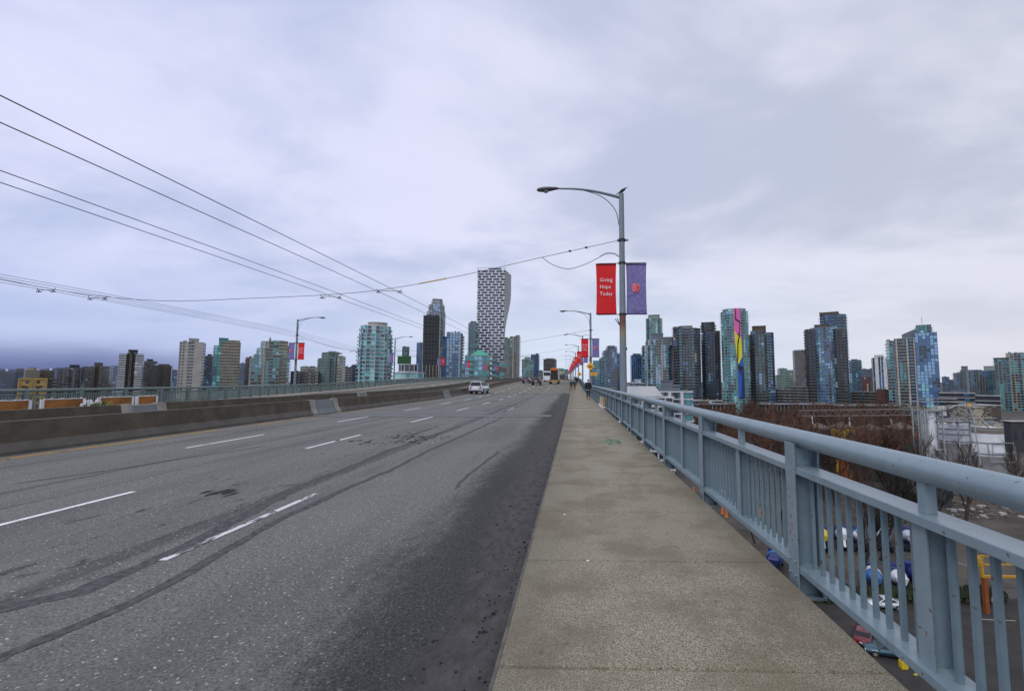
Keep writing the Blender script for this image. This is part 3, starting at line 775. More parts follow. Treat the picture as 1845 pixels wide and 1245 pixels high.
# crow on the nearest pole
M_CROW = mat('black_feathers', (.012, .012, .014), .6)
cr = empty('crow', (2.17, 20, 10.25), 'black crow perched on top of the nearest lamp post', 'bird')
def skin_obj(name, verts, edges, radii, m, parent, sub=2, root=0):
    me = bpy.data.meshes.new(name); me.from_pydata(verts, edges, []); o = bpy.data.objects.new(name, me); COL.objects.link(o)
    o.parent = parent; md = o.modifiers.new('skin', 'SKIN'); md.use_smooth_shade = True
    for i, r in enumerate(radii):
        sv = me.skin_vertices[0].data[i]; sv.radius = r if isinstance(r, tuple) else (r, r); sv.use_root = (i == root)
    sb = o.modifiers.new('sub', 'SUBSURF'); sb.levels = sub; sb.render_levels = sub
    me.materials.append(m); return o
def skin_bake(name, verts, edges, radii, m, parent, sub=2, root=0):
    o = skin_obj(name, verts, edges, radii, m, None, sub, root)
    dg = bpy.context.evaluated_depsgraph_get(); dg.update()
    me = bpy.data.meshes.new_from_object(o.evaluated_get(dg)); me.name = name
    bpy.data.objects.remove(o); me.materials.clear(); me.materials.append(m)
    me.polygons.foreach_set('use_smooth', [True] * len(me.polygons))
    o = bpy.data.objects.new(name, me); COL.objects.link(o)
    if parent is not None: o.parent = parent
    return o
skin_bake('body', [(0.19, 0, .30), (.15, 0, .245), (.05, 0, .17), (-.06, 0, .10), (-.16, 0, .03), (-.28, 0, -.02)], [(0, 1), (1, 2), (2, 3), (3, 4), (4, 5)], [.04, .035, .07, .06, .03, (.03, .01)], M_CROW, cr, root=2)
b = MB(); b.tube([(.21, 0, .30), (.29, 0, .285)], [.018, .004], M_CROW, 6); b.build('beak', cr)
for sy in (-.03, .03):
    b = MB(); b.tube([(.0, sy, .12), (.01, sy, 0)], .008, M_CROW, 5); b.tube([(-.02, sy, .005), (.05, sy, .005)], .006, M_CROW, 4); b.build('leg', cr)

# ------------------------------------------------------------------ span wires and trolley wires
M_WIRE = mat('wire', (.03, .03, .035), .6)
def wire_obj(name, pts, r, label, cat, group=None, m=None):
    b = MB(); b.tube(pts, r, m or M_WIRE, 5); o = b.build(name); return tag(o, label, cat, group)
def spans(yR, yL, idx):
    XL = fX(-30.5, yL); XR = 2.05 + shf(yR); zr = dz(yR)
    def yy(x):
        if idx: return yR + (yL - yR) * (XR - x) / (XR - XL)
        return 20 + 1.8 * min(1, (XR - x) / 24.5) - max(0, -22.5 - x) * 1.05
    kx = (XR - XL) / 32.6
    base = [(2.05, 8.05), (-1.55, 7.35), (-5.2, 6.62), (-8.9, 6.03), (-12, 5.80), (-16, 5.70), (-21, 5.66), (-24.2, 5.85), (-27, 6.6), (-30.5, 8.0)]
    pts = bez([(XR + (p[0] - 2.05) * kx, yy(XR + (p[0] - 2.05) * kx), p[1] + zr) for p in base], 4)
    root = empty('span_wire', tuple(pts[0]), '%s cross wire strung between opposite lamp posts over the road' % ORD[idx], 'wire', 'cross wires carrying the trolley wires')
    P0 = pts[0]; b = MB(); b.tube([p - P0 for p in pts], .013 if idx == 0 else .015, M_WIRE, 5); b.build('cable', root)
    b = MB()
    for t in (.06, .09):
        p = pts[0].lerp(pts[4], t * 7) - P0; b.tube([p - Vector((.06, 0, -.012)), p + Vector((.06, 0, -.012))], [.045, .045], M_DARK, 6)
    b.build('insulator', root)
    return pts, P0, root
TW = [-8.46, -9.35, -11.5, -12.2, -22.9, -23.5, -24.2, -24.8]
TL = ['uppermost trolley wire crossing the left of the sky', 'second trolley wire from the top in the left sky', 'third trolley wire from the top in the left sky', 'fourth trolley wire from the top in the left sky', 'first of the four low trolley wires over the far lanes', 'second of the four low trolley wires over the far lanes', 'third of the four low trolley wires over the far lanes', 'lowest trolley wire over the far lanes']
for x, lb in zip(TW, TL):
    ys = [-25, -16, 2, 20, 38, 56, 74, 92, 110, 128, 164, 200, 240]
    pts = []
    for q in ys:
        sag = .0 if q in (-16, 20, 56, 92, 128, 164, 200) else -.08
        p = dp(x, q, 5.86 + sag)
        pts.append(p)
    o = wire_obj('trolley_wire', bez(pts, 3), .0105 if x > -13 else .009, lb, 'wire', 'trolley wires over the road')
def hanger(parent, p, xa, xb, zt):
    # bracket with two clamps hanging below the span wire
    b = MB()
    b.tube([p(xa, zt), p(xa, zt - .10), p(xb, zt - .10), p(xb, zt)], .014, M_DARK, 5); b.build('hanger_frame', parent)
    for x in (xa + .08 * (1 if xb > xa else -1), xb - .08 * (1 if xb > xa else -1)):
        b = MB(); q = p(x, zt - .11); b.tube([q, q + Vector((0, 0, -.06))], .022, M_DARK, 6); b.tube([q + Vector((-.12, 0, -.065)), q + Vector((.12, 0, -.075))], .022, M_DARK, 6); b.build('clamp', parent)
for idx, (yR, yL) in enumerate(((20, 21), (56, 61), (92, 97), (128, 133), (164, 169))):
    pts, P0, root = spans(yR, yL, idx)
    def zat(x):
        for a, b in zip(pts[:-1], pts[1:]):
            if b.x <= x <= a.x:
                t = (a.x - x) / (a.x - b.x); return a.lerp(b, t)
        return pts[-1]
    for xs in ((-8.3, -9.5), (-11.35, -12.35), (-22.75, -23.65), (-24.1, -24.95)):
        xa, xb = fX(xs[0], yR), fX(xs[1], yR)
        m_ = zat((xa + xb) / 2); za = m_.z - P0.z
        hanger(root, lambda x, z, y=m_.y - P0.y: Vector((x - P0.x, y, z)), xa, xb, za)
    if idx == 0:
        a = zat(-6.1) - P0; b_ = zat(-7.45) - P0; b = MB(); b.tube([a, b_], .028, mat('yellow_fibreglass', (.50, .30, .06), .6), 8); b.build('insulator_rod', root)
        c = zat(-1.55); lp = bez([c, c + Vector((.45, 0, -.33)), c + Vector((1.2, 0, -.56)), c + Vector((2.0, 0, -.35)), (1.17, 20, 7.3)], 5)
        lp = [Vector(q) for q in lp]
        b = MB(); b.tube([q - P0 for q in lp], .014, M_WIRE, 5); b.build('feeder_loop', root)

# ------------------------------------------------------------------ people
SKIN = mat('skin', (.42, .26, .19), .6); HAIRB = mat('dark_hair', (.012, .01, .009), .8)
def person(loc, rz, top, legs, label, hgt=1.75, stride=.16, hem_c=None, bare=False, hood=False):
    root = empty('person', loc, label, 'person', None, rz); k = hgt / 1.75
    mt = mat('cloth_%s' % '_'.join('%02d' % int(c * 99) for c in top), top, .85, var=.15, scale=6); ml = mat('cloth_%s' % '_'.join('%02d' % int(c * 99) for c in legs), legs, .85, var=.15, scale=6)
    S = lambda L: [(a * k, b * k, c * k) for a, b, c in L]
    st = stride
    # body: pelvis, spine, neck, head, arms with hands, legs with feet ; forward is +y
    V = [(0, 0, .95), (0, 0, 1.15), (0, .01, 1.36), (0, .01, 1.50), (0, .02, 1.60), (0, .03, 1.70),
         (-.17, 0, 1.40), (-.22, -.06, 1.16), (-.21, .03, .93), (-.20, .08, .84), (.17, 0, 1.40), (.22, .03, 1.16), (.22, .10, .94), (.21, .14, .85),
         (-.09, 0, .90), (-.09, st, .52), (-.09, st * .9, .09), (-.09, st * .9 + .14, .03), (.09, 0, .90), (.09, -st * .3, .50), (.09, -st * 1.5, .13), (.09, -st * 1.5 + .12, .03)]
    E = [(0, 1), (1, 2), (2, 3), (3, 4), (4, 5), (2, 6), (6, 7), (7, 8), (8, 9), (2, 10), (10, 11), (11, 12), (12, 13), (0, 14), (14, 15), (15, 16), (16, 17), (0, 18), (18, 19), (19, 20), (20, 21)]
    R = [(.13, .09), (.12, .09), (.14, .09), .055, .085, .075, .055, .042, .032, .028, .055, .042, .032, .028, .075, .052, .04, .035, .075, .052, .04, .035]
    R = [tuple(c * k for c in r) if isinstance(r, tuple) else r * k for r in R]
    skin_bake('body', S(V), E, R, SKIN, root, 1)
    J = [0, 1, 2, 6, 7, 8, 10, 11, 12, 14, 18]
    JV = [(0, 0, .86), (0, 0, 1.10), (0, 0, 1.36), (0, .01, 1.47), (-.19, 0, 1.40), (-.25, -.06, 1.16), (-.23, .03, .93), (.19, 0, 1.40), (.25, .03, 1.16), (.24, .10, .94)]
    JE = [(0, 1), (1, 2), (2, 3), (2, 4), (4, 5), (5, 6), (2, 7), (7, 8), (8, 9)]
    JR = [(.19, .14), (.18, .14), (.185, .13), .075, .085, .07, .052, .085, .07, .052]
    skin_bake('jacket', S(JV), JE, [tuple(c * k for c in r) if isinstance(r, tuple) else r * k for r in JR], mt, root, 1, root=1)
    TV = [(0, 0, .90), (-.09, 0, .86), (-.09, st, .52), (-.09, st * .9, .14), (.09, 0, .86), (.09, -st * .3, .50), (.09, -st * 1.5, .17)]
    skin_bake('trousers', S(TV), [(0, 1), (1, 2), (2, 3), (0, 4), (4, 5), (5, 6)], [r * k for r in (.125, .095, .07, .055, .095, .07, .055)], ml, root, 1)
    HV = [(0, .0, 1.62), (0, .0, 1.70), (0, .02, 1.75)]
    skin_bake('hair', S(HV), [(0, 1), (1, 2)], [.10 * k, .10 * k, .06 * k], HAIRB if not hood else mt, root, 1)
    for sx, yy in ((-.09, st * .9), (.09, -st * 1.5)):
        b = MB(); b.prism([((sx - .05) * k, (yy - .08) * k), ((sx + .05) * k, (yy - .08) * k), ((sx + .05) * k, (yy + .19) * k), ((sx - .05) * k, (yy + .19) * k)], 0, .09 * k, M_DARK, P1=[((sx - .04) * k, (yy - .07) * k), ((sx + .04) * k, (yy - .07) * k), ((sx + .035) * k, (yy + .1) * k), ((sx - .035) * k, (yy + .1) * k)]); b.build('shoe', root)
    if hem_c:
        b = MB(); b.tube([(0, 0, .80 * k), (0, 0, .84 * k)], [.185 * k, .19 * k], mat('white_hem', hem_c, .8), 12, flat=.75); b.build('shirt_hem', root)
    # face features (forward side)
    b = MB(); b.prism([(-.012, .10 * k), (.012, .10 * k), (0, .14 * k)], 1.62 * k, 1.65 * k, SKIN); b.build('nose', root)
    for sx in (-.035, .035):
        b = MB(); b.tube([(sx * k, .095 * k, 1.665 * k), (sx * k, .108 * k, 1.665 * k)], .011 * k, M_DARK, 6); b.build('eye', root)
    return root
def onwalk(px, py): 
    g = gnd(px, py, 0); return g
g = onwalk(1060, 719.5); person((g.x, g.y, 0), 0, (.012, .013, .016), (.016, .017, .02), 'person in black jacket and dark trousers walking away, nearest on the pavement', 1.78, hem_c=(.5, .5, .5))
person((fX(-.25, 70), 70, dz(70)), .05, (.03, .045, .045), (.22, .012, .025), 'person in dark jacket and red trousers walking away at the kerb side', 1.72)
person((fX(.28, 72), 72, dz(72)), -.05, (.02, .06, .06), (.02, .02, .025), 'person in dark teal jacket walking just right of the red trousers', 1.7)
person((fX(.95, 92), 92, dz(92)), 0, (.012, .012, .016), (.02, .02, .03), 'farthest person in black walking beside the railing', 1.75)

# ------------------------------------------------------------------ cars
TYRE = mat('tyre_rubber', (.015, .015, .016), .85); RIM = mat('wheel_rim', (.45, .46, .48), .35, metal=.7)
GLASS = mat('car_glass', (.012, .016, .02), .12, var=.05); TAIL = mat('tail_light_red', (.45, .01, .01), .3); HEADL = mat('head_light_glass', (.6, .62, .65), .2); PLATE = mat('number_plate', (.7, .72, .78), .5)
PANEL = mat('black_trim', (.018, .018, .02), .6)
def paint(nm, c): return mat(nm, c, .28, var=.04, scale=1, coat=.6, metal=.15)
def car(loc, rz, m, label, L=4.6, W=1.82, H=1.45, kind='sedan', group=None, root_name='parked_car'):
    root = empty(root_name, loc, label, 'car', group, rz); h = H; wl = L * .29
    if kind == 'sedan':
        body = [(-.5, .30), (-.5, .55), (-.485, .66), (-.30, .68), (.22, .66), (.46, .56), (.5, .42), (.49, .25), (-.49, .22)]
        roof = [(-.36, .66), (-.22, .98), (.05, 1.0), (.26, .655)]
    elif kind == 'suv':
        body = [(-.5, .28), (-.5, .58), (-.49, .66), (-.30, .67), (.24, .65), (.46, .58), (.5, .42), (.49, .24), (-.49, .22)]
        roof = [(-.485, .65), (-.43, .97), (.06, 1.0), (.27, .645)]
    else:  # van
        body = [(-.5, .25), (-.5, .55), (-.495, .62), (-.30, .62), (.30, .58), (.47, .46), (.5, .36), (.49, .2), (-.49, .2)]
        roof = [(-.49, .615), (-.455, .96), (-.1, 1.0), (.12, .97), (.36, .57)]
    def loft(prof, wb, wt, zsplit, mm, name, zmin=0):
        b = MB(); rows = []
        zs = [p[1] for p in prof]; lo, hi = min(zs), max(zs)
        for s_ in (-1, 1):
            rows.append([Vector((s_ * (wb + (wt - wb) * (p[1] - lo) / (hi - lo)) * W / 2, p[0] * L, p[1] * h)) for p in prof])
        n = len(prof)
        for j in range(n):
            b.face([rows[0][j], rows[0][(j + 1) % n], rows[1][(j + 1) % n], rows[1][j]], mm)
        b.face(rows[0], mm); b.face(rows[1][::-1], mm)
        return b
    b = loft(body, 1.0, .96, 0, m, 'body'); o = b.build('body', root)
    bm = bmesh.new(); bm.from_mesh(o.data); bmesh.ops.remove_doubles(bm, verts=bm.verts, dist=.001); bmesh.ops.recalc_face_normals(bm, faces=bm.faces); bmesh.ops.bevel(bm, geom=list(bm.edges), offset=.05, segments=2, affect='EDGES', clamp_overlap=True); bm.to_mesh(o.data); bm.free()
    o.data.polygons.foreach_set('use_smooth', [True] * len(o.data.polygons))
    b = loft(roof, .92, .70, 0, m, 'roof'); o = b.build('roof', root)
    bm = bmesh.new(); bm.from_mesh(o.data); bmesh.ops.remove_doubles(bm, verts=bm.verts, dist=.001); bmesh.ops.recalc_face_normals(bm, faces=bm.faces); bmesh.ops.bevel(bm, geom=list(bm.edges), offset=.04, segments=2, affect='EDGES', clamp_overlap=True); bm.to_mesh(o.data); bm.free()
    # windows: quads set just proud of the cabin faces
    lo = min(p[1] for p in roof); hi = max(p[1] for p in roof)
    def wx(z): return (.92 + (.70 - .92) * (z - lo) / (hi - lo)) * W / 2
    zl, zh = lo + (hi - lo) * .16, lo + (hi - lo) * .84
    def yl(z, front):
        a, c = (roof[-1], roof[-2]) if front else (roof[0], roof[1])
        t = (z - a[1]) / (c[1] - a[1]); return a[0] + (c[0] - a[0]) * t
    for s_ in (-1, 1):
        y0l, y0h, y1l, y1h = yl(zl, 0) + .025, yl(zh, 0) + .025, yl(zl, 1) - .03, yl(zh, 1) - .03
        cuts_ = [0, .34, .67, 1] if kind != 'sedan' else [0, .5, 1]
        for a, c in zip(cuts_[:-1], cuts_[1:]):
            a2, c2 = a + .015, c - .015
            P = [(y0l + (y1l - y0l) * a2, zl), (y0l + (y1l - y0l) * c2, zl), (y0h + (y1h - y0h) * c2, zh), (y0h + (y1h - y0h) * a2, zh)]
            b = MB(); q = [Vector((s_ * (wx(z) + .006), yy * L, z * h)) for yy, z in P]; b.face(q if s_ > 0 else q[::-1], GLASS); b.build('side_window', root)
    for fr, nm in ((1, 'windscreen'), (0, 'rear_window')):
        sg = 1 if fr else -1; a, c = (roof[-1], roof[-2]) if fr else (roof[0], roof[1])
        P = []
        nrm = Vector((0, (c[1] - a[1]) * h * sg, -(c[0] - a[0]) * L * sg)).normalized() * .008
        for sx, z in ((-1, zl), (1, zl), (1, zh), (-1, zh)): P.append(Vector((sx * wx(z) * .92, yl(z, fr) * L, z * h)) + nrm)
        b = MB(); b.face(P if not fr else P[::-1], GLASS); b.build(nm, root)
    r = .33 if kind == 'sedan' else .36
    for sx in (-1, 1):
        for sy in (-1, 1):
            w = MB(); cx = sx * (W / 2 - .11); w.tube([(cx - .11, sy * wl, r), (cx - .10, sy * wl, r), (cx + .10, sy * wl, r), (cx + .11, sy * wl, r)], [r * .9, r, r, r * .9], TYRE, 18); wo_ = w.build('wheel', root)
            w = MB(); w.tube([(cx + sx * .1, sy * wl, r), (cx + sx * .122, sy * wl, r)], r * .6, RIM, 12); w.build('rim', wo_)
            w = MB(); w.tube([(sx * (W / 2 - .25), sy * wl, r), (sx * (W / 2 + .002), sy * wl, r)], r + .06, PANEL, 18); w.build('wheel_arch', root)
        b = MB(); b.box(sx * W * .36 - .13, sx * W * .36 + .13, -L / 2 - .012, -L / 2 + .05, h * (.42 if kind != 'van' else .44), h * .56, TAIL); b.build('tail_light', root)
        b = MB(); b.box(sx * W * .36 - .16, sx * W * .36 + .16, L / 2 - .14, L / 2 + .004, h * .36, h * .47, HEADL); b.build('headlight', root)
        b = MB(); b.box(sx * W * .5 + (0 if sx > 0 else -.16), sx * W * .5 + (.16 if sx > 0 else 0), L * .19, L * .22, h * .62, h * .72, m); b.build('mirror', root)
    b = MB(); b.box(-.26, .26, -L / 2 - .014, -L / 2 + .03, h * .40, h * .48, PLATE); b.build('number_plate', root)
    b = MB(); b.box(-W * .46, W * .46, -L / 2 - .02, -L / 2 + .1, h * .20, h * .30, PANEL); b.build('rear_bumper', root)
    return root
car((fX(-11.65, 61.5) - .3, 62.3, ROADZ), -.03, paint('white_car_paint', (.62, .66, .72)), 'white people carrier driving away beside the median barrier', 4.8, 1.85, 1.78, 'van', root_name='car')
def roadX(px, y): return (ray(px, 687).x / ray(px, 687).y) * y
car((roadX(967, 98), 98, ROADZ + dz(98)), 0, paint('dark_car_paint', (.025, .025, .03)), 'black sport utility car driving away in the middle lanes', 4.7, 1.95, 1.72, 'suv', root_name='car')
car((roadX(949, 112), 112, ROADZ + dz(112)), 0, paint('purple_car_paint', (.05, .035, .10)), 'dark purple car driving away left of the black one', 4.6, 1.85, 1.5, 'suv', root_name='car')
car((roadX(1020, 180), 180, ROADZ + dz(180)), 0, paint('grey_car_paint', (.05, .05, .055)), 'small dark car with a pale roof near the crest of the road', 4.6, 1.9, 1.5, 'sedan', root_name='car')
# flat-back works truck seen from behind
y = 104; tr = empty('works_truck', (roadX(998, y), y, ROADZ + dz(y)), 'orange and dark works truck with raised rear seen from behind', 'truck')
TD = mat('truck_dark', (.02, .02, .018), .7, var=.4); TO = mat('truck_orange', (.62, .14, .02), .6); TG = mat('truck_grey', (.34, .36, .36), .5)
b = MB(); b.box(-1.2, 1.2, 0, 6.2, .75, 1.05, TD); b.box(-1.22, 1.22, -.1, .0, .55, .95, mat('yellow_bumper', (.3, .24, .08), .7)); b.build('chassis', tr)
b = MB(); b.box(-.8, .75, .3, 3.6, 1.06, 3.2, TD); b.box(-.9, .9, .5, .8, 1.06, 2.2, TD); b.build('hopper', tr)
b = MB(); b.box(-.85, .95, .1, 1.2, 3.22, 3.62, TO); b.box(-.4, .5, .05, .5, 3.63, 3.85, TO); b.build('orange_top', tr)
b = MB(); b.box(.98, 1.22, .2, 4.6, 1.06, 3.5, TG); b.build('side_tank', tr)
b = MB(); b.box(-1.15, 1.15, 4.8, 6.4, 1.06, 2.9, mat('truck_cab', (.5, .5, .46), .5)); b.build('cab', tr)
for sx in (-.95, .95):
    for sy in (.9, 5.4):
        b = MB(); b.tube([(sx - .2, sy, .5), (sx + .2, sy, .5)], .5, TYRE, 14); b.build('wheel', tr)
    b = MB(); b.box(sx - .12, sx + .12, -.13, -.101, .72, .86, TAIL); b.build('tail_light', tr)
b = MB(); b.tube([(0, -.14, .62), (0, -.14, 1.1)], [.2, .03], TO, 10); b.build('cone', tr)
# white bus
y = 128; bs = empty('bus', (roadX(986, y), y, ROADZ + dz(y)), 'white bus driving away behind the works truck', 'bus')
b = MB(); b.box(-1.25, 1.25, 0, 10, .35, 3.05, mat('bus_white', (.62, .66, .70), .4)); b.build('body', bs, bevel=.12)
b = MB(); b.box(-1.05, 1.05, -.02, .01, 1.75, 2.7, GLASS); b.build('rear_window', bs)
for sx in (-1, 1):
    b = MB(); b.tube([(sx - .15, 2.5, .48), (sx + .15, 2.5, .48)], .48, TYRE, 14); b.build('wheel', bs); b = MB(); b.tube([(sx - .15, 8, .48), (sx + .15, 8, .48)], .48, TYRE, 14); b.build('wheel', bs)
    b = MB(); b.box(sx * .95 - .12, sx * .95 + .12, -.03, -.004, .8, 1.1, TAIL); b.build('tail_light', bs)
    b = MB(); b.box(sx * 1.26 - .01, sx * 1.26 + .01, .8, 9.4, 1.7, 2.65, GLASS); b.build('side_window', bs)

# ------------------------------------------------------------------ signs
SO = mat('sign_orange', (.80, .36, .02), .5, var=.04); SB = mat('sign_black', (.01, .01, .01), .6); SG = mat('sign_green', (.01, .19, .10), .5, var=.05); SY = mat('sign_yellow', (.6, .42, .03), .5)
def post_sign(y, px, py, tab, label, k=1.0):
    r = ray(px, py); p = EYE + r * (y / r.y); zt = p.z; xb = 2.17 + shf(y)
    root = empty('warning_sign', (xb, y, dz(y)), label, 'sign'); cx = p.x - xb; cz = zt - dz(y)
    b = MB(); d = .52 * k; P = [(cx - d, cz), (cx, cz - d), (cx + d, cz), (cx, cz + d)]
    b.face([(x, -.23, z) for x, z in P], SO); b.face([(x, -.20, z) for x, z in P][::-1], SO)
    for (xa, za), (xb_, zb) in zip(P, P[1:] + P[:1]): b.face([(xa, -.23, za), (xa, -.20, za), (xb_, -.20, zb), (xb_, -.23, zb)], SO)
    b.build('diamond_panel', root)
    b = MB(); b.box(cx - .27 * k, cx + .27 * k, -.245, -.232, cz - .12 * k, cz - .03 * k, SB)
    for q in (-.17, 0, .17): b.tube([(cx + q * k, -.245, cz - .02 * k), (cx + q * k, -.232, cz - .02 * k)], .07 * k, SB, 8)
    b.build('bump_symbol', root)
    if tab:
        b = MB(); b.box(cx + .03, cx + .83 * k, -.23, -.20, cz - 1.18 * k, cz - .76 * k, SO); b.build('tab_panel', root)
        b = MB(); b.bar((cx + .22, -.24, cz - 1.05 * k), (cx + .66, -.24, cz - .9 * k), .05, SB, .02); b.box(cx + .2, cx + .34, -.25, -.235, cz - 1.08 * k, cz - .98 * k, SB); b.build('arrow', root)
    b = MB(); b.bar((-.2, -.10, cz), (cx + .5, -.19, cz), .05, M_DARK, .03); b.bar((-.2, -.10, cz - .95 * k), (cx + .7, -.19, cz - .95 * k), .05, M_DARK, .03); b.build('bracket', root)
post_sign(56 - .25, 1063.5, 660, True, 'orange diamond warning sign with arrow tab on the second lamp post')
post_sign(92 - .25, 1044, 674, False, 'smaller orange diamond warning sign on the third lamp post', .9)
y = 235; e = at(1011, 667, y); zb = dz(y); gs = empty('overhead_sign', (e.x, y, zb), 'green overhead road sign on a gantry far up the bridge', 'sign')
b = MB(); b.box(-2.6, 1.3, -.1, 0, e.z - zb - .9, e.z - zb + 1.0, SG); b.build('green_panel', gs)
b = MB(); b.box(-2.1, 1.2, -.1, 0, e.z - zb - 1.6, e.z - zb - .95, SY); b.build('yellow_panel', gs)
b = MB(); b.box(-2.0, 1.0, -.12, -.105, e.z - zb + .3, e.z - zb + .42, M_PVC); b.box(-1.2, .6, -.12, -.105, e.z - zb - .4, e.z - zb - .28, M_PVC); b.build('legend_bar', gs)
b = MB(); b.bar((-2.8, .1, e.z - zb - .1), (5.2 , .1, e.z - zb - .1), .25, M_STEEL); b.bar((5.0, .1, -.2), (5.0, .1, e.z - zb), .3, M_STEEL); b.build('gantry', gs)
# ------------------------------------------------------------------ paper bags at the foot of the right railing
BAG = mat('brown_paper', (.40, .24, .09), .85, var=.2)
for i, (yy, w, lb) in enumerate(((26.6, 1.1, 'nearer brown board with white plastic trim leaning on the right railing'), (28.6, 1.3, 'farther brown board with white plastic trim leaning on the right railing'))):
    e = empty('brown_board', (1.74, yy, 0), lb, 'board', 'brown boards leaning on the right railing')
    b = MB()
    for k in range(3): b.box(-.13 + k * .02, .0, .05 + k * w / 3, (k + .86) * w / 3, .10, .60 - k * .03, BAG)
    b.build('panel', e)
    b = MB()
    for k in range(9): 
        h = random.uniform(.04, .1); b.box(-.22, .02, k * w / 9, (k + .85) * w / 9, .01, .05 + h, M_PVC)
    b.box(-.12, .045, w, w + .10, .05, .58, M_PVC); b.build('white_trim', e)
b = MB(); b.box(1.66, 1.72, 17.2, 17.4, .01, .10, M_PVC); o = b.build('white_scrap', bevel=.02); tag(o, 'white plastic scrap caught under the right railing', 'litter')

# ================================================================== GROUND AND CITY
GZ = -30.4
def ground_mat():
    m = bpy.data.materials.new('ground_yard'); m.use_nodes = True; t = m.node_tree; b = t.nodes['Principled BSDF']
    tcn = nd(t, 'ShaderNodeTexCoord'); u = tcn.outputs['Object']
    a = noise(t, u, .03, 8, .65); c1 = noise(t, u, .4, 6, .6)
    c = mixc(t, mapr(t, a, .38, .62), (.045, .040, .034), (.085, .078, .066))
    c = mixc(t, mathn(t, 'MULTIPLY', mapr(t, c1, .45, .7), .5), c, (.03, .028, .025))
    lk(t, c, b.inputs['Base Color']); b.inputs['Roughness'].default_value = .9; return m
b = MB(); R_ = 14000
b.face([(-R_, -600, GZ), (R_, -600, GZ), (R_, R_, GZ), (-R_, R_, GZ)], ground_mat()); o = b.build('ground', None, 'structure')
# distant mountains in the west
M_MT = mat('mountain_hazed_forest', (.035, .042, .10), .95, var=.3, scale=.004)  # blue of the slopes is distance haze put into the colour
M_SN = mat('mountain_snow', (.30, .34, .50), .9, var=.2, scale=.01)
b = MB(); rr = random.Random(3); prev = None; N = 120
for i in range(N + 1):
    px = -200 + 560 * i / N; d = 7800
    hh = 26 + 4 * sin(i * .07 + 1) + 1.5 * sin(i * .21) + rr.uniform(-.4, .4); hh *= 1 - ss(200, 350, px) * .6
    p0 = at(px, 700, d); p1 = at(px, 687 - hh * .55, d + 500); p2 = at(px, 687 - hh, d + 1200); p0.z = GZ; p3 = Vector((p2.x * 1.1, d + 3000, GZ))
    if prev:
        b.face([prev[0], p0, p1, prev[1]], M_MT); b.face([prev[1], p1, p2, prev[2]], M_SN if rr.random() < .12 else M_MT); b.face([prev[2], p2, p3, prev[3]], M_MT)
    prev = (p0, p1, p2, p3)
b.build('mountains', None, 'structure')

PANE = {
 'dark': mat('pane_dark', (.022, .033, .042), .14, var=.3, scale=.5, ior=1.8),
 'black': mat('pane_black', (.007, .009, .012), .15, ior=1.6),
 'blue': mat('pane_blue', (.045, .12, .26), .14, var=.3, scale=.5, ior=1.9),
 'deep': mat('pane_deep_blue', (.015, .045, .15), .14, var=.3, ior=1.8),
 'sky': mat('pane_sky_blue', (.20, .40, .62), .14, var=.25, scale=.4, ior=2.0),
 'teal': mat('pane_teal', (.055, .25, .275), .14, var=.3, scale=.4, ior=1.8),
 'aqua': mat('pane_aqua', (.26, .66, .66), .14, var=.25, scale=.4, ior=1.8),
 'pale': mat('pane_blind', (.42, .52, .55), .4, var=.2),
 'green': mat('pane_green', (.05, .12, .105), .15, var=.3, ior=1.7),
 'warm': mat('pane_warm', (.55, .47, .28), .35, var=.3)}
W = lambda n, c, v=.16: mat('wall_' + n, c, .85, var=v, scale=.12, grime=(tuple(q * .5 for q in c), .45))
WALL = {'beige': W('beige', (.34, .30, .225)), 'grey': W('grey', (.19, .20, .205)), 'dgrey': W('dark_grey', (.042, .046, .052)), 'brown': W('brown', (.085, .068, .055)), 'brick': W('brick', (.12, .042, .032)),
        'white': W('white', (.52, .54, .56)), 'cream': W('cream', (.42, .29, .11)), 'conc': W('concrete', (.36, .35, .33)), 'teal': W('teal', (.10, .26, .27)), 'blue': W('blue', (.07, .12, .19)),
        'paleteal': W('pale_teal', (.36, .54, .54)), 'black': W('black', (.018, .019, .022)), 'bluegrey': W('blue_grey', (.115, .14, .175)), 'green': W('green_grey', (.19, .25, .225)), 'copper': W('green_copper', (.08, .34, .25)), 'red': W('red_tile', (.28, .06, .03))}
ROOFM = mat('roof_gravel', (.16, .16, .16), .9, var=.2, scale=.3)
from mathutils import noise as mnoise
BR = {'black': 0, 'dark': 1, 'deep': 2, 'green': 3, 'blue': 4, 'teal': 5, 'sky': 6, 'aqua': 7, 'pale': 8, 'warm': 9}
class St:
    def __init__(s, wall, slab=None, fh=2.9, bay=2.7, pal=(('dark', 6), ('blue', 2), ('teal', 1), ('pale', 1)), pat='gggggg', bal=None, ring=.2, th=.46, patb=None, frame=None, balm=None, hf=.86):
        s.wall, s.slab, s.fh, s.bay, s.pal, s.pat, s.ring, s.th, s.patb, s.balm, s.hf = wall, slab or wall, fh, bay, pal, pat, ring, th, patb, balm, hf
def poly_rect(x0, x1, y0, y1): return [(x0, y0), (x1, y0), (x1, y1), (x0, y1)]
def poly_round(x0, x1, y0, y1, n=14, p=2.6):
    cx, cy, rx, ry = (x0 + x1) / 2, (y0 + y1) / 2, (x1 - x0) / 2, (y1 - y0) / 2; out = []
    for i in range(n):
        t = 2 * pi * (i + .5) / n; c, s = cos(t), sin(t)
        out.append((cx + rx * math.copysign(abs(c) ** (2 / p), c), cy + ry * math.copysign(abs(s) ** (2 / p), s)))
    return out
def poly_cham(x0, x1, y0, y1, c=.25):
    w = min(x1 - x0, y1 - y0) * c
    return [(x0 + w, y0), (x1 - w, y0), (x1, y0 + w), (x1, y1 - w), (x1 - w, y1), (x0 + w, y1), (x0, y1 - w), (x0, y0 + w)]
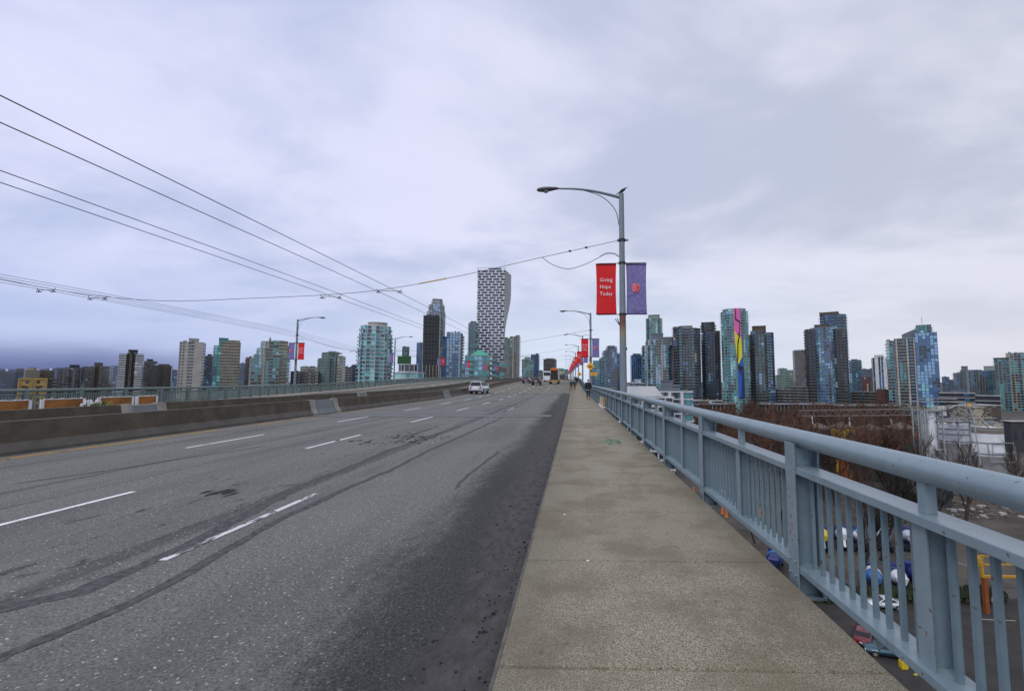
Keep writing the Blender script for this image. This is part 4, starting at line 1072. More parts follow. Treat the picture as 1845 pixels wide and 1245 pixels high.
def offp(P, d):
    cx = sum(p[0] for p in P) / len(P); cy = sum(p[1] for p in P) / len(P); out = []
    for x, y in P:
        r = sqrt((x - cx) ** 2 + (y - cy) ** 2) or 1; k = 1 + d * 1.3 / r; out.append((cx + (x - cx) * k, cy + (y - cy) * k))
    return out
def facade(MW, MP, MS, MBk, P, z0, z1, st, rr):
    nf = max(1, round((z1 - z0) / st.fh)); fh = (z1 - z0) / nf; wm = WALL[st.wall]; sm = WALL[st.slab]
    MW.prism(P, z0, z1, wm, ROOFM)
    if st.ring:
        O = offp(P, st.ring)
        for k in range(0, nf + 1):
            z = z0 + k * fh; MS.prism(O, z - st.th / 2, z + st.th / 2, sm)
    pl = sorted(st.pal, key=lambda p: BR[p[0]]); names = [p[0] for p in pl]; wts = [p[1] for p in pl]; tw = sum(wts); SEED = rr.uniform(0, 90)
    def pick(v):
        v = max(0, min(.999, v)) * tw
        for n_, w_ in zip(names, wts):
            v -= w_
            if v < 0: return n_
        return names[-1]
    for e in range(len(P)):
        a, b = P[e], P[(e + 1) % len(P)]; dx, dy = b[0] - a[0], b[1] - a[1]; L = sqrt(dx * dx + dy * dy)
        if L < 1: continue
        ux, uy = dx / L, dy / L; nx, ny = uy, -ux
        if ny > .75: continue           # faces turned away from the bridge stay plain wall
        nb = max(1, round(L / st.bay)); w = L / nb
        pat = st.patb if (st.patb and abs(nx) > .7) else st.pat
        for i in range(nb):
            ch = pat[int((i + .5) / nb * len(pat)) % len(pat)]
            if ch == 's': continue
            colb = rr.choices(names, wts)[0]
            if ch == 'p':              # pier standing proud
                q0, q1 = (i + .25) * w, (i + .75) * w
                x0, y0, x1, y1 = a[0] + ux * q0, a[1] + uy * q0, a[0] + ux * q1, a[1] + uy * q1
                MS.prism([(x0 + nx * .3, y0 + ny * .3), (x1 + nx * .3, y1 + ny * .3), (x1 - nx * .1, y1 - ny * .1), (x0 - nx * .1, y0 - ny * .1)], z0, z1 - .01, sm); continue
            for k in range(nf):
                zl = z0 + k * fh
                if ch == 'w': m0, m1, h0, h1 = .22, .78, .28, .80
                elif ch == 'n': m0, m1, h0, h1 = .05, .95, .38, .88
                elif ch == 'v': m0, m1, h0, h1 = .15, .85, .04, .97
                else: m0, m1, h0, h1 = .10, .90, 1 - st.hf + .03, .95
                q0, q1 = (i + m0) * w, (i + m1) * w; o = .05
                nv = .46 + .88 * mnoise.noise(Vector((i * .42 + e * 7.3 + SEED, k * .16, SEED * 1.7))) + rr.gauss(0, .11)
                pm_ = pick(nv)
                if ch == 'b' and rr.random() < .7: pm_ = 'dark'
                x0, y0, x1, y1 = a[0] + ux * q0 + nx * o, a[1] + uy * q0 + ny * o, a[0] + ux * q1 + nx * o, a[1] + uy * q1 + ny * o
                MP.face([(x0, y0, zl + h0 * fh), (x1, y1, zl + h0 * fh), (x1, y1, zl + h1 * fh), (x0, y0, zl + h1 * fh)], PANE[pm_])
                if ch == 'b':
                    q0, q1 = (i + .04) * w, (i + .96) * w; d = 1.3
                    x0, y0, x1, y1 = a[0] + ux * q0, a[1] + uy * q0, a[0] + ux * q1, a[1] + uy * q1
                    MBk.prism([(x0 + nx * d, y0 + ny * d), (x1 + nx * d, y1 + ny * d), (x1, y1), (x0, y0)], zl - .13, zl + .13, sm)
                    g = st.balm and WALL[st.balm] or PANE['teal' if rr.random() < .5 else 'blue']
                    MBk.prism([(x0 + nx * d, y0 + ny * d), (x1 + nx * d, y1 + ny * d), (x1 + nx * (d - .08), y1 + ny * (d - .08)), (x0 + nx * (d - .08), y0 + ny * (d - .08))], zl + .131, zl + 1.05, g)
BSEED = [100]
def tower(px0, px1, pyt, Y, st, label, vols=None, shape='rect', yaw=None, asp=.9, caps=(), name='apartment_tower', cat='tower', group=None, extra=None, base=GZ):
    BSEED[0] += 1; rr = random.Random(BSEED[0])
    mid = (px0 + px1) / 2; yw = yaw if yaw is not None else rr.uniform(-9, 9)
    th = math.atan((1037 - mid) / F) * .92 + radians(yw)
    w = (px1 - px0) / F * Y * cos(th); cx = at(mid, 687, Y).x; cyy = Y + w * asp / 2; cx *= cyy / Y
    for _ in range(8):
        d = w * asp; pxs = []
        for a_, b_ in ((-1, -1), (1, -1), (1, 1), (-1, 1)):
            lx, ly = a_ * w / 2, b_ * d / 2; gx, gy = cx + lx * cos(th) - ly * sin(th), cyy + lx * sin(th) + ly * cos(th)
            pxs.append(proj(gx, gy)[0])
        lo_, hi_ = min(pxs), max(pxs); w *= (px1 - px0) / (hi_ - lo_); cx -= ((lo_ + hi_) / 2 - mid) / F * cyy
    d = w * asp
    root = empty(name, (cx, cyy, base), label, cat, group, th)
    H = lambda py: at(CXP, py, Y).z - base
    def mk(x0, x1, y0, y1, shp):
        if shp == 'round': return poly_round(x0, x1, y0, y1)
        if shp == 'cham': return poly_cham(x0, x1, y0, y1)
        return poly_rect(x0, x1, y0, y1)
    MW, MP, MS, MK = MB(), MB(), MB(), MB()
    vols = vols or [(0, 1, 0, 1, pyt, None, None, None)]
    for v in vols:
        f0, f1, g0, g1, pt, pb, s2, shp = (list(v) + [None] * 8)[:8]
        facade(MW, MP, MS, MK, mk(-w / 2 + f0 * w, -w / 2 + f1 * w, -d / 2 + g0 * d, -d / 2 + g1 * d, shp or shape), H(pb) if pb else 0.0, H(pt), s2 or st, rr)
    MW.build('walls', root)
    if MP.f: MP.build('window_panes', root, 'stuff')
    if MS.f: MS.build('floor_bands', root, 'stuff')
    if MK.f: MK.build('balconies', root, 'stuff')
    for c in caps:
        f0, f1, g0, g1, pt, pb, mm = c[:7]; shp = c[7] if len(c) > 7 else 'rect'
        q = MB(); P = mk(-w / 2 + f0 * w, -w / 2 + f1 * w, -d / 2 + g0 * d, -d / 2 + g1 * d, shp)
        q.prism(P, H(pb) + .02, H(pt), WALL[mm], ROOFM); q.prism(offp(P, .4), H(pt) - .5, H(pt) + .05, WALL[mm]); q.build('roof_block', root)
    # rooftop clutter
    rmb = MB(); top = vols[0]
    f0, f1, g0, g1 = top[:4]; zt = H(top[4])
    for k in range(4):
        xx = -w / 2 + (f0 + (f1 - f0) * rr.uniform(.12, .88)) * w; yy = -d / 2 + (g0 + (g1 - g0) * rr.uniform(.12, .6)) * d; s = rr.uniform(.5, 1.3)
        rmb.box(xx - s, xx + s, yy - s, yy + s, zt + .05, zt + rr.uniform(.8, 1.8), ROOFM)
    rmb.build('roof_plant', root, 'stuff')
    if extra: extra(root, w, d, H)
    return root
G = lambda *a, **k: a
dk = (('dark', 6), ('black', 3), ('blue', 1.2), ('pale', .7))
dkb = (('dark', 5), ('blue', 3), ('deep', 2), ('sky', .9), ('pale', .4))
tl = (('teal', 5), ('aqua', 2.2), ('dark', 2.6), ('pale', .7))
tlb = (('aqua', 6), ('teal', 5), ('dark', .8), ('pale', .8))
sk = (('sky', 5), ('blue', 4), ('teal', 1.4), ('dark', 2), ('pale', .9))
gr_ = (('green', 4), ('dark', 4), ('teal', 2), ('pale', .5))
wm_ = (('dark', 6), ('black', 2), ('pale', .8), ('warm', .25))
S_dk = St('dgrey', 'grey', pal=dk, pat='gbggbg', balm='dgrey')
S_dk2 = St('dgrey', 'dgrey', pal=dk, pat='nnnbbn', balm='grey', bay=3)
S_br = St('brown', 'grey', pal=dk, pat='nbnnbn', balm='brown')
S_bg = St('beige', 'beige', pal=wm_, pat='nnnnnn', ring=.08, bay=2.5, th=.3)
S_conc = St('conc', 'conc', pal=wm_, pat='swsnnsws', ring=0)
S_teal = St('paleteal', 'white', pal=tlb, pat='ggbggbgg')
S_tealw = St('teal', 'conc', pal=tl, pat='gbggbg')
S_gl = St('bluegrey', 'grey', pal=sk, pat='gggggg', hf=.8, ring=.08)
S_glb = St('dgrey', 'grey', pal=dkb, pat='gbgggbg')
S_glt = St('dgrey', 'grey', pal=tl, pat='gbgggb')
S_gg = St('green', 'green', pal=gr_, pat='gwgwbg')
S_far = St('bluegrey', 'bluegrey', pal=dkb, pat='nnnn', bay=4, fh=3.4, ring=0)
S_farw = St('grey', 'grey', pal=dk, pat='nnnn', bay=4, fh=3.4, ring=0)
S_farg = St('green', 'grey', pal=gr_, pat='nnnn', bay=4, fh=3.4, ring=.1)
S_brick = St('brick', 'brick', pal=wm_, pat='wwww', ring=.05)
FARG = None

# ---- west side, left to right
tower(-20, 26, 668, 700, S_far, 'blue-grey distant block at the far left edge above the orange boards')
tower(26, 44, 664, 760, S_far, 'pale blue distant block behind the left of the yellow building')
tower(43, 69, 666, 620, S_bg, 'beige block directly behind the yellow building, lower roof cap left', caps=[(.2, .8, .3, .7, 661, 666, 'beige')])
tower(69, 97, 667, 640, St('brown', 'beige', pal=wm_, pat='nnnnn'), 'brown-beige block right behind the yellow building')
def ornate(root, w, d, H):
    q = MB(); q.prism([(-w * .46, -d * .52), (-w * .02, -d * .52), (-w * .02, d * .3), (-w * .46, d * .3)], H(686), H(684), WALL['red'], P1=[(-w * .3, -d * .2), (-w * .16, -d * .2), (-w * .16, 0), (-w * .3, 0)]); q.build('roof', root)
    for sx in (-.32, .04, .30):
        q = MB(); q.tube([(sx * w, -d / 2 - .05, H(697)), (sx * w, -d / 2 - .35, H(697))], w * .07, WALL['brown'], 12); q.build('arch', root)
    q = MB()
    for sx in (-.5, -.03, .06, .5): q.box(sx * w - .35, sx * w + .35, -d / 2 - .5, -d / 2 - .1, 0, H(683), WALL['cream'])
    q.build('pier', root)
tower(33, 84, 683, 300, St('cream', 'cream', pal=wm_, pat='sswsswss', fh=4, ring=.3, th=.5), 'ornate yellow building with red tiled roof at the left edge', extra=ornate, name='yellow_building', cat='building', caps=[(.52, 1.0, .1, .8, 681, 683, 'cream'), (.1, .45, .1, .8, 680.5, 683, 'cream')])
tower(84, 104, 684, 420, S_dk2, 'low dark block right of the yellow building')
tower(103, 145, 664, 520, S_dk, 'dark grey apartment block with flat cap, third from the left', caps=[(.5, .92, .2, .8, 656, 664, 'dgrey')], vols=[(0, .55, 0, 1, 663.5), (.55, 1, .1, 1, 662, None, S_dk2)])
tower(147, 203, 659, 540, S_br, 'wide brown-grey apartment block with central lift tower', caps=[(.38, .60, .2, .8, 652, 659, 'brown')], vols=[(0, .46, 0, 1, 660), (.46, .62, .1, 1, 658, None, St('brown', pal=dk, pat='s')), (.62, 1, 0, 1, 659)])
tower(196, 210, 678, 800, S_far, 'small pale distant block just left of the striped tower')
def stripes(root, w, d, H):
    q = MB(); n = 26; h0 = 0; h1 = H(636)
    for k in range(n):
        z = h0 + (h1 - h0) * (k + .5) / n; zz_ = (h1 - h0) / n * .26
        q.box(-w * .51, -w * .20, -d * .51, -d * .1, z - zz_, z + zz_, WALL['white']); q.box(w * .20, w * .51, -d * .51, -d * .1, z - zz_, z + zz_, WALL['white'])
        if k % 2 == 0 or True: q.box(-w * .045, -w * .015, -d * .535, -d * .505, z - zz_ * .9, z + zz_ * .9, WALL['beige']); q.box(w * .015, w * .045, -d * .535, -d * .505, z - zz_ * .9, z + zz_ * .9, WALL['beige'])
    q.build('balconies', root, 'stuff')
tower(211, 256, 636, 430, St('black', 'dgrey', pal=(('black', 5), ('dark', 4), ('pale', .5)), pat='gggssggg', ring=0, fh=2.8), 'black and white striped balcony tower with crown cap', extra=stripes, yaw=0, caps=[(.34, .74, .2, .8, 628, 636, 'dgrey', 'round')])
tower(257, 281, 650, 560, S_dk, 'dark slim block just right of the striped tower', caps=[(.2, .65, .2, .8, 646, 650, 'dgrey')])
tower(280, 309, 658, 600, S_br, 'dark brown block with reddish top between striped and concrete towers', caps=[(.1, .8, .2, .8, 655, 658, 'brick')])
tower(300, 322, 667, 700, S_far, 'bluish low block left of the concrete tower')
tower(318, 367, 614, 400, St('conc', 'conc', pal=wm_, pat='wswsnnnnssws', ring=0, bay=2.1), 'tall beige concrete tower with dark central window column', caps=[(.36, .72, .2, .7, 607, 614, 'conc')], vols=[(.02, 1, 0, 1, 614)])
tower(366, 384, 641, 560, S_glb, 'slim dark blue balcony tower between concrete and teal-beige towers', caps=[(.3, .7, .2, .8, 637, 641, 'dgrey')])
tower(381, 430, 616, 420, St('beige', 'beige', pal=(('dark', 5), ('green', 3), ('pale', .3)), pat='nnnnnn', ring=.06, bay=2.4), 'beige gridded tower with a teal glass strip on its left',
      vols=[(.28, 1, 0, 1, 615), (0, .3, .1, 1, 622, None, St('teal', 'teal', pal=tl, pat='gg'))], caps=[(.18, .52, .2, .7, 607, 622, 'teal'), (.5, .97, .2, .8, 610.5, 616, 'beige')])
tower(430, 443, 654, 800, S_far, 'faint bluish block behind the teal-beige tower')
tower(440, 452, 645, 520, S_br, 'slim dark brick block with red dot on its roof', caps=[(.6, .95, .3, .6, 641, 645, 'red')])
def spire(root, w, d, H):
    q = MB(); q.prism(poly_rect(-w * .08, w * .0, -d * .3, -d * .2), H(612), H(604), WALL['grey'], P1=[(-w * .041, -d * .26), (-w * .039, -d * .26), (-w * .039, -d * .25), (-w * .041, -d * .25)]); q.build('spire', root)
tower(448, 521, 625, 380, St('green', 'conc', pal=(('teal', 4), ('aqua', 1.2), ('pale', 1.5), ('sky', 1.2), ('dark', 3)), pat='ggpggbgg'), 'wide stepped glass tower with small pyramid spire',
      vols=[(.08, .72, 0, .9, 638), (.16, .72, .15, .9, 626), (.26, .76, .25, .9, 613, 626), (.0, .1, 0, 1, 645), (.70, .93, .1, 1, 612, None, St('beige', 'beige', pal=gr_, pat='nnsn', ring=.05)), (.92, 1, .15, 1, 620, None, S_tealw)], caps=[(.56, .86, .4, .8, 609.5, 612.5, 'paleteal')], extra=spire)
tower(523, 548, 669, 480, S_dk2, 'low grey block beneath the first far lamp post')
tower(540, 571, 660, 520, St('beige', 'beige', pal=gr_, pat='nnnn', ring=0), 'beige-grey block behind the first far lamp post')
tower(548, 574, 669, 420, St('brick', 'conc', pal=gr_, pat='nbnb', balm='conc'), 'low brick-red apartment block beside the first far lamp post')
tower(571, 621, 645, 430, S_gg, 'green-grey tower with stepped top right of the first far lamp post', vols=[(.0, .5, 0, 1, 645.5), (.12, .72, .2, 1, 634, None, S_gg), (.4, .82, .05, 1, 633.5, 634.5), (.78, 1, .1, 1, 640, None, St('beige', 'conc', pal=gr_, pat='nbn', balm='conc'))], caps=[(.38, .64, .3, .8, 631, 634, 'conc')])
tower(619, 634, 661, 620, S_farw, 'small grey block left of the round teal tower')
tower(632, 643, 658, 640, St('dgrey', 'bluegrey', pal=dkb, pat='nn'), 'slim dark block touching the round teal tower')
tower(641, 706, 585, 330, S_teal, 'big rounded teal glass tower with drum on its roof', shape='round', asp=.95,
      vols=[(.06, .94, .06, .94, 585, 600), (.02, .98, .02, .98, 600, 628), (0, 1, 0, 1, 628, None)], caps=[(.27, .82, .2, .8, 577.5, 585, 'conc', 'round')])
tower(722, 737, 624, 900, St('dgrey', 'green', pal=gr_, pat='gggg'), 'distant dark rounded tower above the green billboard', shape='round')
# low white curved block
tower(706, 766, 668, 250, St('paleteal', 'white', pal=tlb, pat='ggsggsgg', ring=.4, th=.6, fh=3.4), 'low white and aqua curved building under the green billboard', shape='round', asp=.8, vols=[(0, 1, 0, 1, 671), (.18, .8, .1, .9, 656, 671, St('white', 'white', pal=(('dark', 3), ('teal', 1)), pat='sgggs', ring=.1, fh=6))], name='low_building', cat='building')
e = at(727, 700, 246); gb = empty('green_billboard', (e.x, 246, at(727, 656, 246).z), 'green billboard panel standing on the low white building', 'billboard')
q = MB(); hx = 12 * 246 / 800; q.box(-hx, hx, -.2, .2, .3, 4.3, mat('billboard_green', (.012, .075, .02), .7, var=.15)); q.build('panel', gb)
q = MB(); q.box(-hx - .15, hx + .15, -.12, .12, .1, 4.5, M_GRAIL); q.box(-hx + .5, -hx + .8, .21, .5, -5, 4, M_GRAIL); q.box(hx - .8, hx - .5, .21, .5, -5, 4, M_GRAIL); q.build('frame', gb)
tower(749, 762, 617, 760, St('deep' if False else 'blue', 'blue', pal=(('deep', 5), ('blue', 3)), pat='ggg', ring=0), 'slim blue office tower behind the black gridded tower')
tower(766, 799, 547, 520, St('bluegrey', 'white', pal=(('blue', 4), ('sky', 5), ('deep', 1)), pat='gbgbg', balm='white'), 'tall blue balcony tower rising behind the black gridded tower', shape='cham',
      vols=[(.0, 1, .0, 1, 560), (.1, .95, .05, 1, 547, 560), (.25, .85, .1, .9, 540, 547)], caps=[(.3, .82, .2, .8, 536.5, 540, 'bluegrey')])
def louvre(root, w, d, H):
    q = MB(); n = 30
    for k in range(n):
        z = H(655) + (H(570) - H(655)) * (k + .5) / n; q.box(-w * .49, w * .49, -d / 2 - .28, -d / 2 - .02, z - .25, z + .25, WALL['dgrey'])
    q.build('floor_bands', root, 'stuff')
    q = MB(); q.box(w * .455, w * .505, -d * .52, -d * .45, 0, H(566), WALL['conc']); q.box(-w * .505, -w * .475, -d * .52, -d * .45, 0, H(566), WALL['conc']); q.build('corner_pier', root)
    q = MB()
    for k in range(5): q.box(-w * .48 + k * w * .2, -w * .47 + k * w * .2 + .3, -d / 2 - .5, -d / 2 - .3, 0, H(657), WALL['warm'] if False else WALL['beige'])
    q.build('ground_columns', root, 'stuff')
tower(760, 796, 567, 380, St('black', 'dgrey', pal=(('black', 1),), pat='g', ring=0, fh=3.3), 'black windowless-looking tower with fine horizontal bands', extra=louvre, yaw=-10, vols=[(0, 1, 0, 1, 567)])
tower(795, 833, 603, 420, S_gl, 'bright blue glass tower with slanted glass front', vols=[(.22, .92, 0, .9, 598, None, St('bluegrey', 'bluegrey', pal=(('sky', 6), ('blue', 4), ('pale', .6)), pat='ggggg', ring=.05, hf=.9)), (.0, .3, .1, 1, 606, None, St('blue', 'bluegrey', pal=(('blue', 4), ('deep', 2), ('sky', 1)), pat='ggg')), (.82, 1, .1, 1, 600, None, St('grey', 'beige', pal=dk, pat='bb', balm='grey'))])
tower(843, 859, 581, 560, St('teal', 'white', pal=tl, pat='bbb', ring=.5), 'slim teal tower with white balcony slabs left of the checkered tower', shape='cham', caps=[(.2, .8, .2, .8, 578, 581, 'dgrey')])
# ---- the checkered twisting tower
def checkered():
    Y = 600.0; k = Y / 800; A = at(857, 687, Y).x; B = at(908, 687, Y).x; w = B - A; base = GZ
    root = empty('checkered_tower', ((A + B) / 2, Y, base), 'tall white and dark-blue checkered tower whose right side tapers in', 'tower')
    H = lambda py: at(CXP, py, Y).z - base
    nf = 50; zt = H(486); fh = zt / nf; cx = (A + B) / 2
    glass = MB(); fr = MB(); side = MB(); WM = mat('wall_white_grid', (.60, .62, .66), .7, var=.06)
    def xr(z):  # back right corner, sweeping in towards the foot
        t = ss(H(600), H(520), z); return w / 2 - 4.5 + 8.3 * t + .0
    D = 34
    for f in range(nf):
        z = f * fh; x1 = xr(z + fh / 2)
        glass.prism([(-w / 2 + .5, 1.1), (w / 2 - .5, 1.1), (x1 - .4, D), (-w / 2 + .5, D)], z + .02, z + fh - .02, PANE['black'])
        side.prism([(-w / 2 - .35 * (f % 3 == 0), 0), (w / 2, 0), (xr(z) , D), (-w / 2, D)], z - .52, z + .52, WM)
        n = 3.8; cw = w / n; off = (0, .42, .78, .30)[f % 4] * cw if False else ((f % 2) * .5 + (f // 2 % 2) * .12) * cw
        for i in range(-1, 6):
            x = -w / 2 + i * cw + off; a, b_ = x - .95, x + .95
            a, b_ = max(a, -w / 2), min(b_, w / 2)
            if b_ - a > .3: fr.box(a, b_, .02, 1.2, z + .52, z + fh - .52, WM)
    side.prism([(-w / 2, 0), (w / 2, 0), (xr(zt), D), (-w / 2, D)], zt - .52, zt + .52, WM)
    glass.build('glass_core', root); side.build('floor_slabs', root, 'stuff'); fr.build('piers', root, 'stuff')
    # recessed windows one by one on the face
    q = MB(); wn = (w / 3.8 - 1.9 - .3) / 2; q.box(-wn, wn, -.04, .04, 0, fh - 1.14, mat('window_navy', (.022, .036, .105), .2, ior=1.8, var=.2)); t_ = q.build('window'); me = t_.data; bpy.data.objects.remove(t_)
    q = MB(); q.box(-wn, wn, -.04, .04, 0, fh * .30, mat('window_lit_band', (.16, .18, .26), .3)); t_ = q.build('window'); me2 = t_.data; bpy.data.objects.remove(t_)
    cnt = 0
    for f in range(12, nf):
        z = f * fh; cw = w / 3.8; off = ((f % 2) * .5 + (f // 2 % 2) * .12) * cw
        for i in range(-1, 5):
            x = -w / 2 + (i + .5) * cw + off
            if x - wn < -w / 2 + .3 or x + wn > w / 2 - .2: continue
            o = bpy.data.objects.new('window', me); COL.objects.link(o); o.parent = root; o.location = (x, .85, z + .57); cnt += 1
            if f > 12 and False: pass
    q = MB(); q.box(-w / 2, -w / 2 + 1, 0, 1, zt + .42, zt + 3.4, WM); q.box(w / 2 - 1, w / 2, 0, 1, zt + .42, zt + 3.4, WM); q.box(-w / 2, w / 2, 0, .8, zt + 2.9, zt + 3.6, WM); q.box(-w * .1, w * .35, 1.2, 4, zt + .43, zt + 2.8, WALL['blue']); q.build('crown', root)
checkered()
def pyr(root, w, d, H):
    q = MB(); q.prism(poly_rect(-w * .30, w * .18, -d * .45, d * .3), H(640), H(630), WALL['copper'], P1=[(-w * .13, -d * .25), (-w * .02, -d * .25), (-w * .02, 0), (-w * .13, 0)]); q.build('roof', root)
    q = MB(); q.box(w * .17, w * .25, -d / 2 - .5, -d / 2 - .1, 0, H(655), WALL['dgrey']); q.build('stair_panel', root)
    q = MB()
    for k in range(6): q.box(w * .185, w * .235, -d / 2 - .6, -d / 2 - .51, 30 + k * 2.9, 31.7 + k * 2.9, WALL['white'])
    q.build('stair_window', root, 'stuff')
tower(831, 906, 641, 260, St('teal', 'grey', pal=(('teal', 5), ('sky', 2), ('dark', 2), ('aqua', 1)), pat='gbbgggsggb'), 'wide teal building with a green pyramid roof below the checkered tower', asp=.5, extra=pyr,
      vols=[(.08, .82, 0, 1, 641), (0, .1, .1, 1, 656), (.8, 1, .1, 1, 652)], name='teal_building', cat='building')
tower(908, 936, 609, 560, St('green', 'conc', pal=gr_, pat='gbgb'), 'grey-green and brown concrete tower right of the checkered tower', vols=[(0, .4, .1, 1, 609), (.36, .75, 0, 1, 606, None, St('brown', 'conc', pal=gr_, pat='npn')), (.74, 1, .1, 1, 603.5, None, St('conc', 'conc', pal=gr_, pat='bn', balm='conc'))])
tower(940, 962, 647, 900, St('green', 'green', pal=(('teal', 3), ('dark', 3)), pat='gggg', ring=0), 'teal office block between the bare trees and the navy tower', caps=[(.25, .7, .2, .8, 643, 647, 'green')])
tower(956, 972, 639, 1000, St('blue', 'blue', pal=(('deep', 5), ('black', 2)), pat='gggg', ring=0), 'navy blue office tower at the end of the bridge', caps=[(.6, .9, .2, .8, 636.5, 639, 'blue')])
tower(979, 1003, 647, 1000, St('brown', 'grey', pal=dk, pat='nnnn', ring=.1), 'square grey-brown office block straight up the road', caps=[(.2, .8, .2, .8, 645.5, 647, 'brown')])
tower(970, 980, 668, 900, S_farw, 'low grey block left of the square office block')
tower(1002, 1025, 665, 950, St('bluegrey', 'bluegrey', pal=(('teal', 3), ('blue', 3), ('pale', 1)), pat='gggg', ring=0), 'low blue-green block behind the green overhead sign', shape='round')
tower(1005, 1019, 676, 700, S_br, 'low dark block under the green overhead sign')
# ---- east side
tower(1062, 1084, 655, 480, St('teal', 'bluegrey', pal=(('teal', 4), ('sky', 2), ('blue', 2)), pat='gbgg'), 'teal glass block behind the orange diamond sign', vols=[(0, 1, 0, 1, 660), (.3, 1, .1, 1, 650, 660)])
tower(1080, 1112, 626, 470, St('bluegrey', 'grey', pal=dkb, pat='gbggbg'), 'blue-grey stepped tower behind the purple second banner', vols=[(.0, .35, .1, 1, 645), (.2, .6, .05, 1, 632), (.42, 1, 0, 1, 625)], caps=[(.5, .9, .2, .7, 622.5, 625, 'bluegrey')])
tower(1108, 1121, 638, 520, St('bluegrey', 'bluegrey', pal=dkb, pat='ggg'), 'slim blue glass tower just left of the nearest pole')
tower(1136, 1160, 640, 640, St('blue', 'blue', pal=(('deep', 5), ('black', 2), ('blue', 1)), pat='gggg', ring=0), 'navy blue glass tower right of the nearest pole', caps=[(.2, .8, .2, .8, 637, 640, 'blue')])
tower(1164, 1196, 574, 600, St('green', 'conc', pal=tl, pat='gbg', ring=.5), 'tall slim teal tower with pale round balconies', shape='round', caps=[(.15, .85, .15, .85, 567, 574, 'green', 'round')])
tower(1158, 1219, 622, 470, St('bluegrey', 'conc', pal=(('sky', 4), ('teal', 3), ('dark', 3), ('pale', .8)), pat='gbgggpgb'), 'broad pale glass tower in front of the slim round tower', shape='cham', vols=[(0, 1, 0, 1, 622), (.12, .95, .1, 1, 612, 622), (.6, 1, .0, .8, 608, 622)], caps=[(.30, .64, .2, .7, 600, 612, 'bluegrey')])
tower(1214, 1264, 592, 450, St('dgrey', 'grey', pal=(('dark', 5), ('black', 2), ('blue', 1.4), ('warm', .25)), pat='bggvggb'), 'dark tower with flat crown, left of the twin dark towers', shape='cham', vols=[(0, 1, 0, 1, 592), (.0, .3, .0, .8, 589, 592)], caps=[(.24, .70, .2, .8, 586.5, 592, 'grey')])
tower(1264, 1301, 603, 470, St('dgrey', 'dgrey', pal=dkb, pat='bgggpg'), 'dark blue-lit tower with set-back top, left of the mural tower', shape='cham', vols=[(0, 1, 0, 1, 603), (.05, 1, .05, 1, 597, 603), (.03, .74, .1, .8, 583, 597, S_dk)], caps=[(.05, .70, .12, .78, 580.5, 583, 'dgrey')])
# mural tower
def mural(root, w, d, H):
    MU = {c: mat('mural_' + c, v, .6, var=.06) for c, v in (('pink', (.62, .12, .36)), ('yellow', (.62, .56, .02)), ('blue', (.01, .085, .42)), ('navy', (.008, .014, .09)), ('ink', (.012, .01, .02)))}
    s = w / 62.0
    def P(px, py): return ((px - 1327) * s, H(py))
    def pan(pts, m, k, nm='mural_panel'):
        q = MB(); y0, y1 = -d / 2 - 1.9 - k * .06, -d / 2 - 1.0; pp = [P(*p) for p in pts]
        q.face([(x, y0, z) for x, z in pp], MU[m]); 
        for (xa, za), (xb, zb) in zip(pp, pp[1:] + pp[:1]): q.face([(xa, y0, za), (xa, y1, za), (xb, y1, zb), (xb, y0, zb)], MU[m])
        q.build(nm, root)
    pan([(1325, 557.5), (1325, 622), (1334, 600), (1341, 612), (1340, 557.5)], 'pink', 0)
    pan([(1326, 594), (1327, 622), (1331, 654), (1334, 656), (1342, 643), (1341, 610), (1334, 606), (1330, 602)], 'yellow', 1)
    pan([(1331, 659), (1331, 716), (1344, 716), (1343, 662), (1342, 642), (1338, 652)], 'blue', 2)
    pan([(1340, 672), (1337, 716), (1345, 716), (1344, 662), (1342, 664)], 'navy', 3)
    pan([(1328, 557), (1330, 557), (1331, 576), (1340, 581), (1338, 606), (1334, 622), (1333, 645), (1331, 655), (1330, 652), (1331, 632), (1332, 618), (1336.5, 603), (1338, 583), (1328.5, 578)], 'ink', 4)
    pan([(1331, 658), (1344, 661), (1344, 666), (1338, 668), (1340, 675), (1339, 677), (1334, 668), (1331, 662)], 'ink', 5)
tower(1302, 1352, 557, 440, St('teal', 'conc', pal=(('teal', 4), ('aqua', 1.6), ('dark', 4), ('sky', 1)), pat='bgggssgb'), 'tallest east tower with a pink yellow and blue painted strip', shape='cham', extra=mural, yaw=0, vols=[(0, 1, 0, 1, 562), (.08, .92, .05, 1, 557, 562)], asp=.8)
tower(1350, 1398, 604, 455, St('dgrey', 'grey', pal=(('dark', 5), ('green', 2), ('blue', 2), ('sky', 1)), pat='bggpgggb'), 'dark tower right of the mural tower with square brown cap', shape='cham', vols=[(0, .8, 0, 1, 603), (.6, 1, .1, 1, 600, None, S_glb), (.1, .7, .1, .9, 596, 603)], caps=[(.18, .70, .2, .8, 587, 597, 'brown')])
tower(1395, 1432, 665, 900, S_farg, 'hazy low block in the gap right of the mural pair', vols=[(.2, .6, 0, 1, 664), (.55, 1, .1, 1, 667), (0, .3, .1, 1, 676)])
tower(1430, 1456, 632, 620, St('brown', 'conc', pal=dk, pat='nnnn'), 'slim brown tower left of the big double tower', caps=[(.05, .5, .1, .8, 631, 633, 'conc')])
